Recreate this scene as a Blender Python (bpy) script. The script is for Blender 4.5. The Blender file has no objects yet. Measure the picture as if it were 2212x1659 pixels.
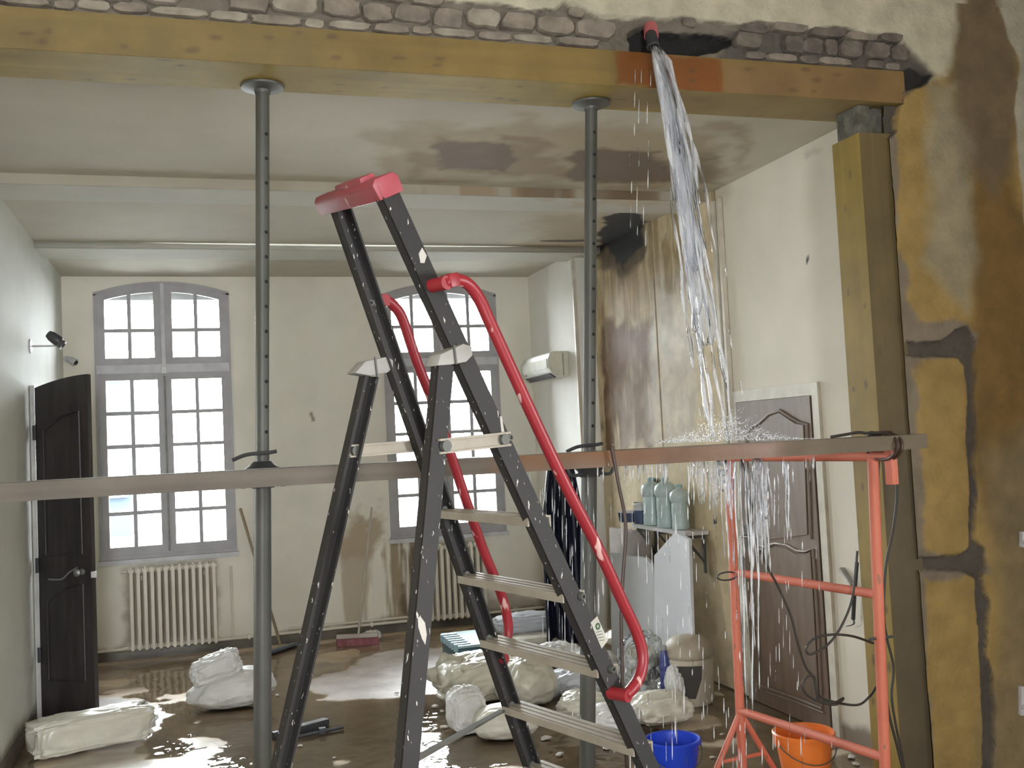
import bpy, bmesh, math, random
import numpy as np
from mathutils import Vector, Matrix

# ------------------------------------------------------------------ camera, light, exposure
W, H, F = 2212.0, 1659.0, 2200.0
YAW, PITCH, ROLL = math.radians(17.326), math.radians(3.0935), math.radians(-2.767)
CAM = np.array([0.0, 0.0, 1.75])
SKY = 57.0
EXPOSURE = 0.0

scene = bpy.context.scene
col = scene.collection
def rotm():
    cy, sy = math.cos(YAW), math.sin(YAW)
    fw = np.array([sy*math.cos(PITCH), cy*math.cos(PITCH), math.sin(PITCH)])
    rt = np.array([cy, -sy, 0.0]); up = np.cross(rt, fw)
    r2 = rt*math.cos(ROLL)+up*math.sin(ROLL); u2 = -rt*math.sin(ROLL)+up*math.cos(ROLL)
    return np.array([r2, -u2, fw])
RM = rotm()
cd = bpy.data.cameras.new('camera'); cam = bpy.data.objects.new('camera', cd); col.objects.link(cam)
cd.sensor_width = 36; cd.sensor_fit = 'HORIZONTAL'; cd.lens = F/W*36; cd.clip_start = 0.05; cd.clip_end = 300
m = Matrix.Identity(4)
for i in range(3):
    m[i][0] = RM[0][i]; m[i][1] = -RM[1][i]; m[i][2] = -RM[2][i]; m[i][3] = CAM[i]
cam.matrix_world = m
scene.camera = cam

wd = bpy.data.worlds.new('sky'); scene.world = wd; wd.use_nodes = True
wd.node_tree.nodes['Background'].inputs[0].default_value = (0.93, 0.97, 1.0, 1)
wd.node_tree.nodes['Background'].inputs[1].default_value = SKY
vs = scene.view_settings
vs.view_transform = 'Standard'; vs.look = 'None'; vs.gamma = 1; vs.use_curve_mapping = False; vs.exposure = EXPOSURE
try:
    scene.cycles.max_bounces = 10; scene.cycles.diffuse_bounces = 6; scene.cycles.transparent_max_bounces = 24
    scene.cycles.sample_clamp_indirect = 8
except Exception: pass

def portal(name, c, sx, sz, direction):
    l = bpy.data.lights.new(name, 'AREA'); l.shape = 'RECTANGLE'; l.size = sx; l.size_y = sz
    o = bpy.data.objects.new(name, l); col.objects.link(o); o.location = c
    o.rotation_euler = Vector(direction).to_track_quat('-Z', 'Y').to_euler()
    l.cycles.is_portal = True
    return o

# ------------------------------------------------------------------ geometry of the view (pixel of the photo -> point on a real plane)
def ray(x, y): return RM.T @ np.array([(x-W/2)/F, (y-H/2)/F, 1.0])
def on(x, y, ax, val):
    d = ray(x, y); return CAM + d*((val-CAM[ax])/d[ax])
def fl(x, y, z=0.0): return on(x, y, 2, z)
def dep(x, y, d): return CAM + ray(x, y)*d

# ------------------------------------------------------------------ noise
def _h(ix, iy, iz, s):
    n = (ix*374761393 + iy*668265263 + iz*2147483647 + s*1274126177) & 0xffffffff
    n = ((n ^ (n >> 13))*1274126177) & 0xffffffff
    return ((n ^ (n >> 16)) & 0xffff)/65535.0
def vnoise(x, y, z=None, s=0):
    x = np.asarray(x, float); y = np.asarray(y, float); z = np.zeros_like(x) if z is None else np.asarray(z, float)
    ix, iy, iz = (np.floor(a).astype(np.int64) for a in (x, y, z))
    fx, fy, fz = x-ix, y-iy, z-iz
    fx, fy, fz = (a*a*(3-2*a) for a in (fx, fy, fz))
    def L(a, b, t): return a+(b-a)*t
    r = []
    for k in (0, 1):
        r.append(L(L(_h(ix, iy, iz+k, s), _h(ix+1, iy, iz+k, s), fx), L(_h(ix, iy+1, iz+k, s), _h(ix+1, iy+1, iz+k, s), fx), fy))
    return L(r[0], r[1], fz)
def fbm(x, y, z=None, s=0, o=4):
    t = 0; a = .5; n = 0; f = 1.0
    for i in range(o):
        t = t + a*vnoise(np.asarray(x)*f, np.asarray(y)*f, None if z is None else np.asarray(z)*f, s+i*17); n += a; a *= .5; f *= 2.03
    return t/n
def sdpoly(u, v, poly):
    p = np.asarray(poly, float); d = np.full(u.shape, 1e9); ins = np.zeros(u.shape, bool); n = len(p)
    for i in range(n):
        a, b = p[i], p[(i+1) % n]; ex, ey = b-a; wx, wy = u-a[0], v-a[1]
        t = np.clip((wx*ex+wy*ey)/(ex*ex+ey*ey+1e-12), 0, 1)
        d = np.minimum(d, np.hypot(wx-ex*t, wy-ey*t))
        c = ((a[1] > v) != (b[1] > v)) & (u < (b[0]-a[0])*(v-a[1])/((b[1]-a[1]) if abs(b[1]-a[1]) > 1e-12 else 1e-12)+a[0])
        ins ^= c
    return np.where(ins, -d, d)
def sm(x, a, b): t = np.clip((x-a)/(b-a), 0, 1); return t*t*(3-2*t)
def lin(r, g, b):
    f = lambda c: (c/255/12.92) if c/255 <= .04045 else ((c/255+.055)/1.055)**2.4
    return (f(r), f(g), f(b))

# ------------------------------------------------------------------ materials
MATS = {}
def newmat(name):
    m = bpy.data.materials.new(name); m.use_nodes = True; nt = m.node_tree
    return m, nt, nt.nodes['Principled BSDF']
def mat(name, c, rough=.6, metal=0., c2=None, scale=8., stretch=(1, 1, 1), bump=0., bscale=None, lo=.35, hi=.65, spec=.5, coat=0., detail=4):
    if name in MATS: return MATS[name]
    m, nt, b = newmat(name); N = nt.nodes; L = nt.links
    b.inputs['Roughness'].default_value = rough; b.inputs['Metallic'].default_value = metal
    b.inputs['Specular IOR Level'].default_value = spec; b.inputs['Coat Weight'].default_value = coat
    tc = N.new('ShaderNodeTexCoord'); mp = N.new('ShaderNodeMapping'); mp.inputs['Scale'].default_value = stretch
    L.new(tc.outputs['Object'], mp.inputs['Vector'])
    nz = N.new('ShaderNodeTexNoise'); nz.inputs['Scale'].default_value = scale; nz.inputs['Detail'].default_value = detail
    L.new(mp.outputs['Vector'], nz.inputs['Vector'])
    rp = N.new('ShaderNodeValToRGB'); L.new(nz.outputs['Fac'], rp.inputs['Fac'])
    e = rp.color_ramp.elements; e[0].position = lo; e[1].position = hi
    c2 = c2 or tuple(v*.8 for v in c)
    e[0].color = (*c2, 1); e[1].color = (*c, 1)
    L.new(rp.outputs['Color'], b.inputs['Base Color'])
    if bump:
        bp = N.new('ShaderNodeBump'); bp.inputs['Strength'].default_value = bump; bp.inputs['Distance'].default_value = .01
        n2 = N.new('ShaderNodeTexNoise'); n2.inputs['Scale'].default_value = bscale or scale*3; n2.inputs['Detail'].default_value = 5
        L.new(mp.outputs['Vector'], n2.inputs['Vector']); L.new(n2.outputs['Fac'], bp.inputs['Height']); L.new(bp.outputs['Normal'], b.inputs['Normal'])
    MATS[name] = m; return m
def vcmat(name, rough=.75, wet=.12, nscale=14., amt=.12, bump=.15, bscale=60., bdist=.004):
    if name in MATS: return MATS[name]
    m, nt, b = newmat(name); N = nt.nodes; L = nt.links
    at = N.new('ShaderNodeAttribute'); at.attribute_name = 'Col'
    tc = N.new('ShaderNodeTexCoord'); nz = N.new('ShaderNodeTexNoise'); nz.inputs['Scale'].default_value = nscale; nz.inputs['Detail'].default_value = 6
    L.new(tc.outputs['Object'], nz.inputs['Vector'])
    mr = N.new('ShaderNodeMapRange'); mr.inputs['From Min'].default_value = .3; mr.inputs['From Max'].default_value = .7
    mr.inputs['To Min'].default_value = 1-amt; mr.inputs['To Max'].default_value = 1+amt*.5; L.new(nz.outputs['Fac'], mr.inputs['Value'])
    vm = N.new('ShaderNodeVectorMath'); vm.operation = 'SCALE'; L.new(at.outputs['Color'], vm.inputs[0]); L.new(mr.outputs['Result'], vm.inputs['Scale'])
    L.new(vm.outputs['Vector'], b.inputs['Base Color'])
    r2 = N.new('ShaderNodeMapRange'); r2.inputs['To Min'].default_value = wet; r2.inputs['To Max'].default_value = rough
    L.new(at.outputs['Alpha'], r2.inputs['Value']); L.new(r2.outputs['Result'], b.inputs['Roughness'])
    n2 = N.new('ShaderNodeTexNoise'); n2.inputs['Scale'].default_value = bscale; n2.inputs['Detail'].default_value = 5
    L.new(tc.outputs['Object'], n2.inputs['Vector'])
    bp = N.new('ShaderNodeBump'); bp.inputs['Strength'].default_value = bump; bp.inputs['Distance'].default_value = bdist
    L.new(n2.outputs['Fac'], bp.inputs['Height']); L.new(bp.outputs['Normal'], b.inputs['Normal'])
    MATS[name] = m; return m
def thin(name, tint=(1, 1, 1), ior=1.45, rough=0., bump=0., bscale=10., white=0., stretch=(1, 1, 1), wcol=(.9, .93, .95)):
    """thin glass / water: Fresnel mix of see-through and mirror, with optional foam"""
    if name in MATS: return MATS[name]
    m, nt, b = newmat(name); N = nt.nodes; L = nt.links; N.remove(b); out = N['Material Output']
    tr = N.new('ShaderNodeBsdfTransparent'); tr.inputs[0].default_value = (*tint, 1)
    gl = N.new('ShaderNodeBsdfGlossy'); gl.inputs['Roughness'].default_value = rough
    fr = N.new('ShaderNodeFresnel'); fr.inputs['IOR'].default_value = ior
    mx = N.new('ShaderNodeMixShader'); L.new(fr.outputs[0], mx.inputs[0]); L.new(tr.outputs[0], mx.inputs[1]); L.new(gl.outputs[0], mx.inputs[2])
    res = mx
    tc = N.new('ShaderNodeTexCoord'); mp = N.new('ShaderNodeMapping'); mp.inputs['Scale'].default_value = stretch; L.new(tc.outputs['Object'], mp.inputs['Vector'])
    nz = N.new('ShaderNodeTexNoise'); nz.inputs['Scale'].default_value = bscale; nz.inputs['Detail'].default_value = 4; L.new(mp.outputs['Vector'], nz.inputs['Vector'])
    if bump:
        bp = N.new('ShaderNodeBump'); bp.inputs['Strength'].default_value = bump; bp.inputs['Distance'].default_value = .02
        L.new(nz.outputs['Fac'], bp.inputs['Height'])
        L.new(bp.outputs['Normal'], gl.inputs['Normal']); L.new(bp.outputs['Normal'], fr.inputs['Normal'])
    if white:
        df = N.new('ShaderNodeBsdfDiffuse'); df.inputs[0].default_value = (*wcol, 1)
        tl_ = N.new('ShaderNodeBsdfTranslucent'); tl_.inputs[0].default_value = (*wcol, 1)
        ad = N.new('ShaderNodeMixShader'); ad.inputs[0].default_value = .5; L.new(df.outputs[0], ad.inputs[1]); L.new(tl_.outputs[0], ad.inputs[2])
        m2 = N.new('ShaderNodeMixShader'); mr = N.new('ShaderNodeMapRange'); mr.inputs['From Min'].default_value = .42; mr.inputs['From Max'].default_value = .62
        mr.inputs['To Max'].default_value = white; L.new(nz.outputs['Fac'], mr.inputs['Value']); L.new(mr.outputs[0], m2.inputs[0])
        L.new(mx.outputs[0], m2.inputs[1]); L.new(ad.outputs[0], m2.inputs[2]); res = m2
    L.new(res.outputs[0], out.inputs['Surface'])
    MATS[name] = m; return m

# ------------------------------------------------------------------ mesh builder and objects
def wl(o):
    v = np.zeros(3)
    while o is not None:
        v += np.array(o.location); o = o.parent
    return v
def tag(o, label=None, cat=None, group=None, kind=None):
    if label: o['label'] = label
    if cat: o['category'] = cat
    if group: o['group'] = group
    if kind: o['kind'] = kind
    return o
def thing(name, label, cat, loc, group=None):
    o = bpy.data.objects.new(name, None); col.objects.link(o); o.empty_display_size = .05
    o.location = tuple(float(a) for a in loc); return tag(o, label, cat, group)
class MB:
    def __init__(s): s.v = []; s.f = []
    def add(s, vs_, fs):
        n = len(s.v); s.v += [tuple(map(float, a)) for a in vs_]; s.f += [tuple(i+n for i in f) for f in fs]; return s
    def box(s, a, b):
        (x0, y0, z0), (x1, y1, z1) = np.minimum(a, b), np.maximum(a, b)
        return s.add([(x0, y0, z0), (x1, y0, z0), (x1, y1, z0), (x0, y1, z0), (x0, y0, z1), (x1, y0, z1), (x1, y1, z1), (x0, y1, z1)],
                     [(3, 2, 1, 0), (4, 5, 6, 7), (0, 1, 5, 4), (1, 2, 6, 5), (2, 3, 7, 6), (3, 0, 4, 7)])
    def bar(s, p, q, w, d, side):
        """box beam from p to q; side = direction of the width w, d across it"""
        p = np.array(p, float); q = np.array(q, float); t = (q-p)/np.linalg.norm(q-p)
        a = np.array(side, float); a -= t*(a@t); a /= np.linalg.norm(a); b = np.cross(t, a)
        c = [(-1, -1), (1, -1), (1, 1), (-1, 1)]
        vs_ = [e+a*w/2*i+b*d/2*j for e in (p, q) for i, j in c]
        return s.add(vs_, [(3, 2, 1, 0), (4, 5, 6, 7), (0, 1, 5, 4), (1, 2, 6, 5), (2, 3, 7, 6), (3, 0, 4, 7)])
    def tube(s, pts, r, seg=8, cap=True):
        P = [np.array(p, float) for p in pts]; n = len(P); R = r if hasattr(r, '__len__') else [r]*n
        T = [(P[min(i+1, n-1)]-P[max(i-1, 0)]) for i in range(n)]; T = [t/(np.linalg.norm(t)+1e-12) for t in T]
        a = np.cross(T[0], (0, 0, 1)); 
        if np.linalg.norm(a) < 1e-3: a = np.cross(T[0], (1, 0, 0))
        a /= np.linalg.norm(a); vs_ = []
        for i in range(n):
            a = a-T[i]*(a@T[i]); a /= np.linalg.norm(a)+1e-12; b = np.cross(T[i], a)
            for k in range(seg):
                w = 2*math.pi*k/seg; vs_.append(P[i]+R[i]*(a*math.cos(w)+b*math.sin(w)))
        fs = [(i*seg+k, i*seg+(k+1) % seg, (i+1)*seg+(k+1) % seg, (i+1)*seg+k) for i in range(n-1) for k in range(seg)]
        if cap: fs += [tuple(range(seg))[::-1], tuple((n-1)*seg+k for k in range(seg))]
        return s.add(vs_, fs)
    def lathe(s, c, prof, seg=24, axis=(0, 0, 1), close=False):
        c = np.array(c, float); t = np.array(axis, float); t /= np.linalg.norm(t)
        a = np.cross(t, (0, 0, 1)); a = np.array((1., 0, 0)) if np.linalg.norm(a) < 1e-3 else a/np.linalg.norm(a); b = np.cross(t, a)
        vs_ = [c+t*z+r*(a*math.cos(2*math.pi*k/seg)+b*math.sin(2*math.pi*k/seg)) for r, z in prof for k in range(seg)]
        n = len(prof)
        fs = [(i*seg+k, i*seg+(k+1) % seg, (i+1)*seg+(k+1) % seg, (i+1)*seg+k) for i in range(n-1) for k in range(seg)]
        if close: fs += [tuple(range(seg))[::-1], tuple((n-1)*seg+k for k in range(seg))]
        return s.add(vs_, fs)
    def prism(s, poly, d):
        """closed polygon of 3-D points extruded by vector d"""
        n = len(poly); p = [np.array(a, float) for a in poly]; d = np.array(d, float)
        return s.add(p+[a+d for a in p], [tuple(range(n))[::-1], tuple(range(n, 2*n))]+[(i, (i+1) % n, n+(i+1) % n, n+i) for i in range(n)])
    def build(s, name, m, parent=None, smooth=False, bevel=0., angle=40):
        me = bpy.data.meshes.new(name); off = wl(parent) if parent else np.zeros(3)
        me.from_pydata([tuple(np.array(v)-off) for v in s.v], [], s.f); me.update()
        bm = bmesh.new(); bm.from_mesh(me); bmesh.ops.recalc_face_normals(bm, faces=bm.faces)
        if bevel:
            es = [e for e in bm.edges if len(e.link_faces) == 2 and e.calc_face_angle(0) > .6]
            bmesh.ops.bevel(bm, geom=es, offset=bevel, segments=2, profile=.6, affect='EDGES')
        bm.to_mesh(me); bm.free()
        if smooth or bevel:
            for p in me.polygons: p.use_smooth = True
            try: me.set_sharp_from_angle(angle=math.radians(angle))
            except Exception: pass
        me.materials.append(m)
        o = bpy.data.objects.new(name, me); col.objects.link(o)
        if parent: o.parent = parent
        return o
def struct(o): o['kind'] = 'structure'; return o

def curve(pts, n=8):
    """Catmull-Rom through points"""
    P = [np.array(p, float) for p in pts]; P = [2*P[0]-P[1]]+P+[2*P[-1]-P[-2]]; out = []
    for i in range(1, len(P)-2):
        for k in range(n):
            t = k/n; a, b, c, d = P[i-1:i+3]
            out.append(.5*((2*b)+(-a+c)*t+(2*a-5*b+4*c-d)*t*t+(-a+3*b-3*c+d)*t**3))
    out.append(P[-2]); return out

def grid(name, org, U, V, lu, lv, nu, nv, base, tone_patches, m, hfn=None, keep=None, back=0., parent=None, tint=None, extra=None):
    """painted sheet: origin + u*U + v*V, colour attribute from worn / stained / painted-light patches, alpha = dryness"""
    org, U, V = (np.array(a, float) for a in (org, U, V)); Nn = np.cross(U, V)
    u, v = np.meshgrid(np.linspace(0, lu, nu+1), np.linspace(0, lv, nv+1)); u = u.ravel(); v = v.ravel()
    c = np.tile(np.array([*base, 1.0]), (len(u), 1))
    if tint is not None: c[:, :3] *= tint(u, v)[:, None]
    for st in tone_patches:
        poly = st['p']; wob = st.get('wob', .03); ws = st.get('ws', 8.); sd = st.get('s', 1)
        d = sdpoly(u+wob*(fbm(u*ws, v*ws, s=sd)-.5)*2, v+wob*(fbm(u*ws+9, v*ws+5, s=sd+3)-.5)*2, poly)
        k = sm(-d, -st.get('soft', .02), st.get('soft', .02))*st.get('a', 1.)
        if 'streak' in st:
            fu, fv, lo, hi = st['streak']; k = k*sm(fbm(u*fu, v*fv, s=sd+7), lo, hi)
        if 'mott' in st:
            fu, lo, hi = st['mott']; k = k*sm(fbm(u*fu, v*fu, s=sd+11), lo, hi)
        tgt = np.array([*st['c'], st.get('dry', 1.0)])
        c = c*(1-k[:, None])+tgt*k[:, None]
    P = org+u[:, None]*U+v[:, None]*V
    if hfn is not None: P = P+hfn(u, v)[:, None]*Nn
    idx = np.arange((nu+1)*(nv+1)).reshape(nv+1, nu+1)
    q = np.stack([idx[:-1, :-1], idx[:-1, 1:], idx[1:, 1:], idx[1:, :-1]], -1).reshape(-1, 4)
    if keep is not None:
        cu = u[q].mean(1); cv = v[q].mean(1); q = q[keep(cu, cv)]
    if extra: 
        n0 = len(P); ev, ef, ec = extra; P = np.vstack([P, ev]); c = np.vstack([c, np.tile([*ec, 1.], (len(ev), 1))]); q = np.vstack([q, np.array(ef)+n0])
    if back:
        for (b0, b1) in (back if isinstance(back, list) else [back]):
            n0 = len(P); pts = []
            for w in b1[2]:
                for (uu, vv) in ((b0[0], b0[1]), (b1[0], b0[1]), (b1[0], b1[1]), (b0[0], b1[1])): pts.append(org+uu*U+vv*V+w*Nn)
            P = np.vstack([P, pts]); c = np.vstack([c, np.tile([*base, 1.], (8, 1))])
            q = np.vstack([q, np.array([(3, 2, 1, 0), (4, 5, 6, 7), (0, 1, 5, 4), (1, 2, 6, 5), (2, 3, 7, 6), (3, 0, 4, 7)])+n0])
    off = wl(parent) if parent else np.zeros(3); P = P-off
    me = bpy.data.meshes.new(name); me.vertices.add(len(P)); me.vertices.foreach_set('co', P.astype(np.float32).ravel())
    me.loops.add(q.size); me.loops.foreach_set('vertex_index', q.astype(np.int32).ravel())
    me.polygons.add(len(q)); me.polygons.foreach_set('loop_start', np.arange(0, q.size, 4, dtype=np.int32)); 
    me.update(calc_edges=True); me.validate()
    at = me.color_attributes.new('Col', 'FLOAT_COLOR', 'POINT'); at.data.foreach_set('color', c.astype(np.float32).ravel())
    if hfn is not None: me.polygons.foreach_set('use_smooth', np.ones(len(me.polygons), bool))
    me.materials.append(m); o = bpy.data.objects.new(name, me); col.objects.link(o)
    if parent: o.parent = parent
    return o

# ------------------------------------------------------------------ dimensions of the place
XR, XA, XL, YB = 3.39, 3.20, -1.085, 9.57
ZC = 3.355
YM = 3.92            # front face of the broken partition
YSTEP = 8.25
CREAM = (.72, .675, .565)
rng = random.Random(7)

M_wall = vcmat('painted_plaster', nscale=3, amt=.06, bump=.08, bscale=35)
M_floor = vcmat('wet_tile_floor', rough=.42, wet=.16, nscale=5, amt=.25, bump=.12, bscale=25, bdist=.003)
M_case = vcmat('soaked_boards', rough=.6, wet=.12, nscale=10, amt=.2, bump=.3, bscale=30)
M_case.node_tree.nodes['Principled BSDF'].inputs['Specular IOR Level'].default_value = .2
M_rough = vcmat('old_plaster', rough=.9, wet=.3, nscale=9, amt=.22, bump=.6, bscale=45, bdist=.012)

def pp(px, ax, val, uax, vax, u0, v0, su=1, sv=1):
    """photo outline -> outline on a surface, in that surface's own u,v metres"""
    r = []
    for x, y in px:
        p = on(x, y, ax, val); r.append(((p[uax]-u0)*su, (p[vax]-v0)*sv))
    return r

# ------------------------------------------------------------------ floor
FX0, FY0 = -1.10, 3.95
ff = lambda px: pp(px, 2, 0.0, 0, 1, FX0, FY0)
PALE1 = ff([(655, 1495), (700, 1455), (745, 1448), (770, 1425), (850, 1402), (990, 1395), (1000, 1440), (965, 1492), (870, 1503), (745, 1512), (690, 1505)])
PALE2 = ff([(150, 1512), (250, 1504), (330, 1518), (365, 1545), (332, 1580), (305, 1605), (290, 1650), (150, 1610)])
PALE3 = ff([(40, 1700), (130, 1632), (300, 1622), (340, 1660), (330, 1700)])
glare_c = (.80, .74, .73)  # window glare on the floor, painted as pale base colour
fst = [dict(p=ff([(190, 1440), (1000, 1380), (1250, 1370), (1300, 1395), (1180, 1440), (900, 1420), (190, 1500)]), c=(.50, .38, .255), soft=.3, wob=.2, ws=2, a=.7),
       dict(p=PALE1, c=glare_c, dry=.75, soft=.02, wob=.10, ws=6, s=4), dict(p=PALE2, c=glare_c, dry=.8, soft=.02, wob=.06, ws=6, s=9),
       dict(p=PALE3, c=(.40, .36, .32), dry=.8, soft=.05, wob=.1, ws=4, s=19),
       dict(p=[(-1, -1), (6, -1), (6, 3.2), (-1, 2.6)], c=(.56, .48, .38), dry=.1, soft=.5, wob=.4, ws=2, a=.75)]
big = [(-3.2, -2.6, 0), (4.7, -2.6, 0), (4.7, FY0, 0), (-3.2, FY0, 0), (-3.2, FY0, 0), (FX0, FY0, 0), (FX0, 9.7, 0), (-3.2, 9.7, 0), (XR+.1, FY0, 0), (4.7, FY0, 0), (4.7, 9.7, 0), (XR+.1, 9.7, 0)]
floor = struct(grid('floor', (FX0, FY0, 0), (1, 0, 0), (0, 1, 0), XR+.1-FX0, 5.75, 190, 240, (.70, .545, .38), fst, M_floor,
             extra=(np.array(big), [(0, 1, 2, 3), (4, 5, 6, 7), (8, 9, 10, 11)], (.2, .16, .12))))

# standing water: a real thin sheet lying on the tiles wherever they are flooded
M_water = thin('water_film', ior=1.34, rough=.015, bump=.35, bscale=5.)
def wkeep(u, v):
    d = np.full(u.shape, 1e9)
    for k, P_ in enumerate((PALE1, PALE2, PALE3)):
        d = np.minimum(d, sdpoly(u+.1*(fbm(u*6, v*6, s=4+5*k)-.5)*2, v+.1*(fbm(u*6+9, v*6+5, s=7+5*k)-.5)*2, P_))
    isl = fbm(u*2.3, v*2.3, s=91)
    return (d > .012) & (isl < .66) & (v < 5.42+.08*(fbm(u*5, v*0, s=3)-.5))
def wh(u, v):
    # ripples where the falling water lands
    r1 = np.exp(-(((u-2.9)/1.3)**2+((v-1.0)/1.3)**2)); r2 = np.exp(-(((u-1.0)/.7)**2+((v-1.9)/.9)**2))
    k = np.clip(r1+r2, 0, 1)
    return .0045+(.0016+.0045*k)*(fbm(u*9, v*9, s=5, o=3)-.5)+.007*k*(fbm(u*22, v*22, s=8, o=2)-.5)
w = grid('water_puddle', (FX0, FY0, 0.001), (1, 0, 0), (0, 1, 0), XR-.02-FX0, 5.6, 340, 430, (1, 1, 1), [], M_water, hfn=wh, keep=wkeep)
tag(w, 'rippled shallow flood water lying across the brown floor', 'water', kind='stuff')

# ------------------------------------------------------------------ ceiling with two shallow beams
cp = lambda px: pp(px, 2, ZC, 0, 1, XL-.05, 4.2)
brown, dbrown = (.235, .17, .098), (.115, .072, .042)
cst = [dict(p=cp([(840, 330), (900, 275), (1100, 265), (1300, 270), (1450, 280), (1560, 300), (1560, 400), (1300, 398), (1000, 392), (860, 388)]), c=(.34, .27, .165), soft=.10, wob=.22, ws=4, a=.85),
       dict(p=cp([(880, 345), (935, 285), (1130, 290), (1200, 320), (1240, 385), (900, 380)]), c=brown, soft=.06, wob=.16, ws=5, s=3, a=.9, mott=(3.5, .30, .52)),
       dict(p=cp([(940, 318), (945, 308), (1100, 306), (1115, 340), (1095, 372), (1010, 360), (950, 366)]), c=dbrown, soft=.03, wob=.07, ws=9, s=5, a=.85),
       dict(p=cp([(1230, 392), (1232, 330), (1300, 322), (1420, 326), (1440, 350), (1470, 395)]), c=dbrown, soft=.04, wob=.07, ws=8, s=6, a=.9),
       dict(p=cp([(1480, 395), (1500, 330), (1540, 335), (1560, 395)]), c=dbrown, soft=.08, wob=.1, ws=8, s=7, a=.7),
       dict(p=cp([(1500, 285), (1530, 262), (1590, 262), (1622, 290), (1612, 340), (1590, 360), (1600, 310), (1580, 285), (1530, 280)]), c=(.33, .265, .165), soft=.04, wob=.05, ws=9, s=8, a=.8),
       dict(p=cp([(785, 285), (900, 268), (950, 272), (900, 300), (830, 320)]), c=(.38, .32, .23), soft=.06, wob=.12, ws=6, s=13, a=.7),
       dict(p=cp([(1170, 470), (1290, 460), (1440, 462), (1450, 500), (1290, 545), (1120, 545)]), c=(.38, .30, .19), soft=.15, wob=.2, ws=4, s=23, a=.8),
       dict(p=cp([(1295, 500), (1310, 465), (1380, 458), (1395, 480), (1370, 520), (1300, 548), (1285, 545)]), c=(.012, .010, .008), soft=.03, wob=.08, ws=7, s=33),
       dict(p=cp([(1385, 508), (1452, 466), (1458, 470), (1390, 515)]), c=(.03, .025, .02), soft=.008, wob=.02, ws=16, s=35), dict(p=cp([(1168, 519), (1290, 517), (1290, 523), (1168, 522)]), c=(.06, .045, .03), soft=.012, wob=.02, s=36)]
ceil_ = struct(grid('ceiling', (XL-.05, 4.2, ZC), (1, 0, 0), (0, 1, 0), XR-XL+.1, 5.42, 300, 360, (.50, .465, .38), cst, M_wall,
                    back=[((0, 0), (XR-XL+.1, 5.42, (.02, .25)))]))
def ceiling_beam(y0, y1, zb, tone_patches):
    u = grid('ceiling_beam', (XL-.02, y0, zb), (1, 0, 0), (0, 1, 0), XR-XL+.04, y1-y0, 160, 14, (.55, .535, .475), tone_patches, M_wall, parent=ceil_,
             back=[((0, 0), (XR-XL+.04, y1-y0, (.004, ZC-zb)))])
    return u
b1 = lambda px: pp(px, 2, 3.295, 0, 1, XL-.02, 6.13)
ceiling_beam(6.13, 6.50, 3.295, [dict(p=b1([(1160, 428), (1330, 425), (1530, 428), (1500, 445), (1200, 448)]), c=(.5, .42, .31), soft=.05, wob=.1, ws=6, a=.8, mott=(5, .4, .6))])
ceiling_beam(8.03, 8.45, 3.305, [])
# stained face of the nearer beam: drips running over it
bf = lambda px: pp(px, 1, 6.12, 0, 2, XL, 3.295)
grid('beam_face', (XL, 6.122, 3.295), (1, 0, 0), (0, 0, 1), XR-XL, ZC-3.295, 260, 8, (.42, .385, .31),
     [dict(p=[(1.9, -.1), (4.4, -.1), (4.4, .2), (2.0, .2)], c=(.34, .26, .17), soft=.1, wob=.05, a=.9, streak=(9, 1.5, .42, .62)),
      dict(p=[(3.05, -.1), (4.4, -.1), (4.4, .2), (3.1, .2)], c=(.22, .15, .09), soft=.1, wob=.05, a=.8, streak=(6, 1.5, .35, .6), s=5)], M_wall, parent=ceil_)

# ------------------------------------------------------------------ walls
# left wall, lower band damp
lst = [dict(p=[(-.2, -.1), (6, -.1), (6, .10), (2.2, .14), (.4, .16), (-.2, .16)], c=(.20, .17, .13), soft=.04, wob=.05, ws=6)]
LW = (.55, .82, 1.2, 2.2)      # unseen left-wall window opening, added for its light (u0, u1, z0, z1)
LL = YB-YM-.30
struct(grid('wall_left', (XL, YM+.35, 0), (0, 1, 0), (0, 0, 1), LL, 3.6, 150, 90, (.62, .625, .575), lst, M_wall,
            keep=lambda u, v: ~((u > LW[0]) & (u < LW[1]) & (v > LW[2]) & (v < LW[3])),
            back=[((LW[1], 0), (LL, 3.6, (-.25, -.01))), ((-.1, 0), (LW[0], 3.6, (-.25, -.01))), ((LW[0], 0), (LW[1], LW[2], (-.25, -.01))), ((LW[0], LW[3]), (LW[1], 3.6, (-.25, -.01)))]))
portal('daylight_portal', (XL-.27, YM+.35+(LW[0]+LW[1])/2, (LW[2]+LW[3])/2), LW[1]-LW[0], LW[3]-LW[2], (1, 0, 0))

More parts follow.
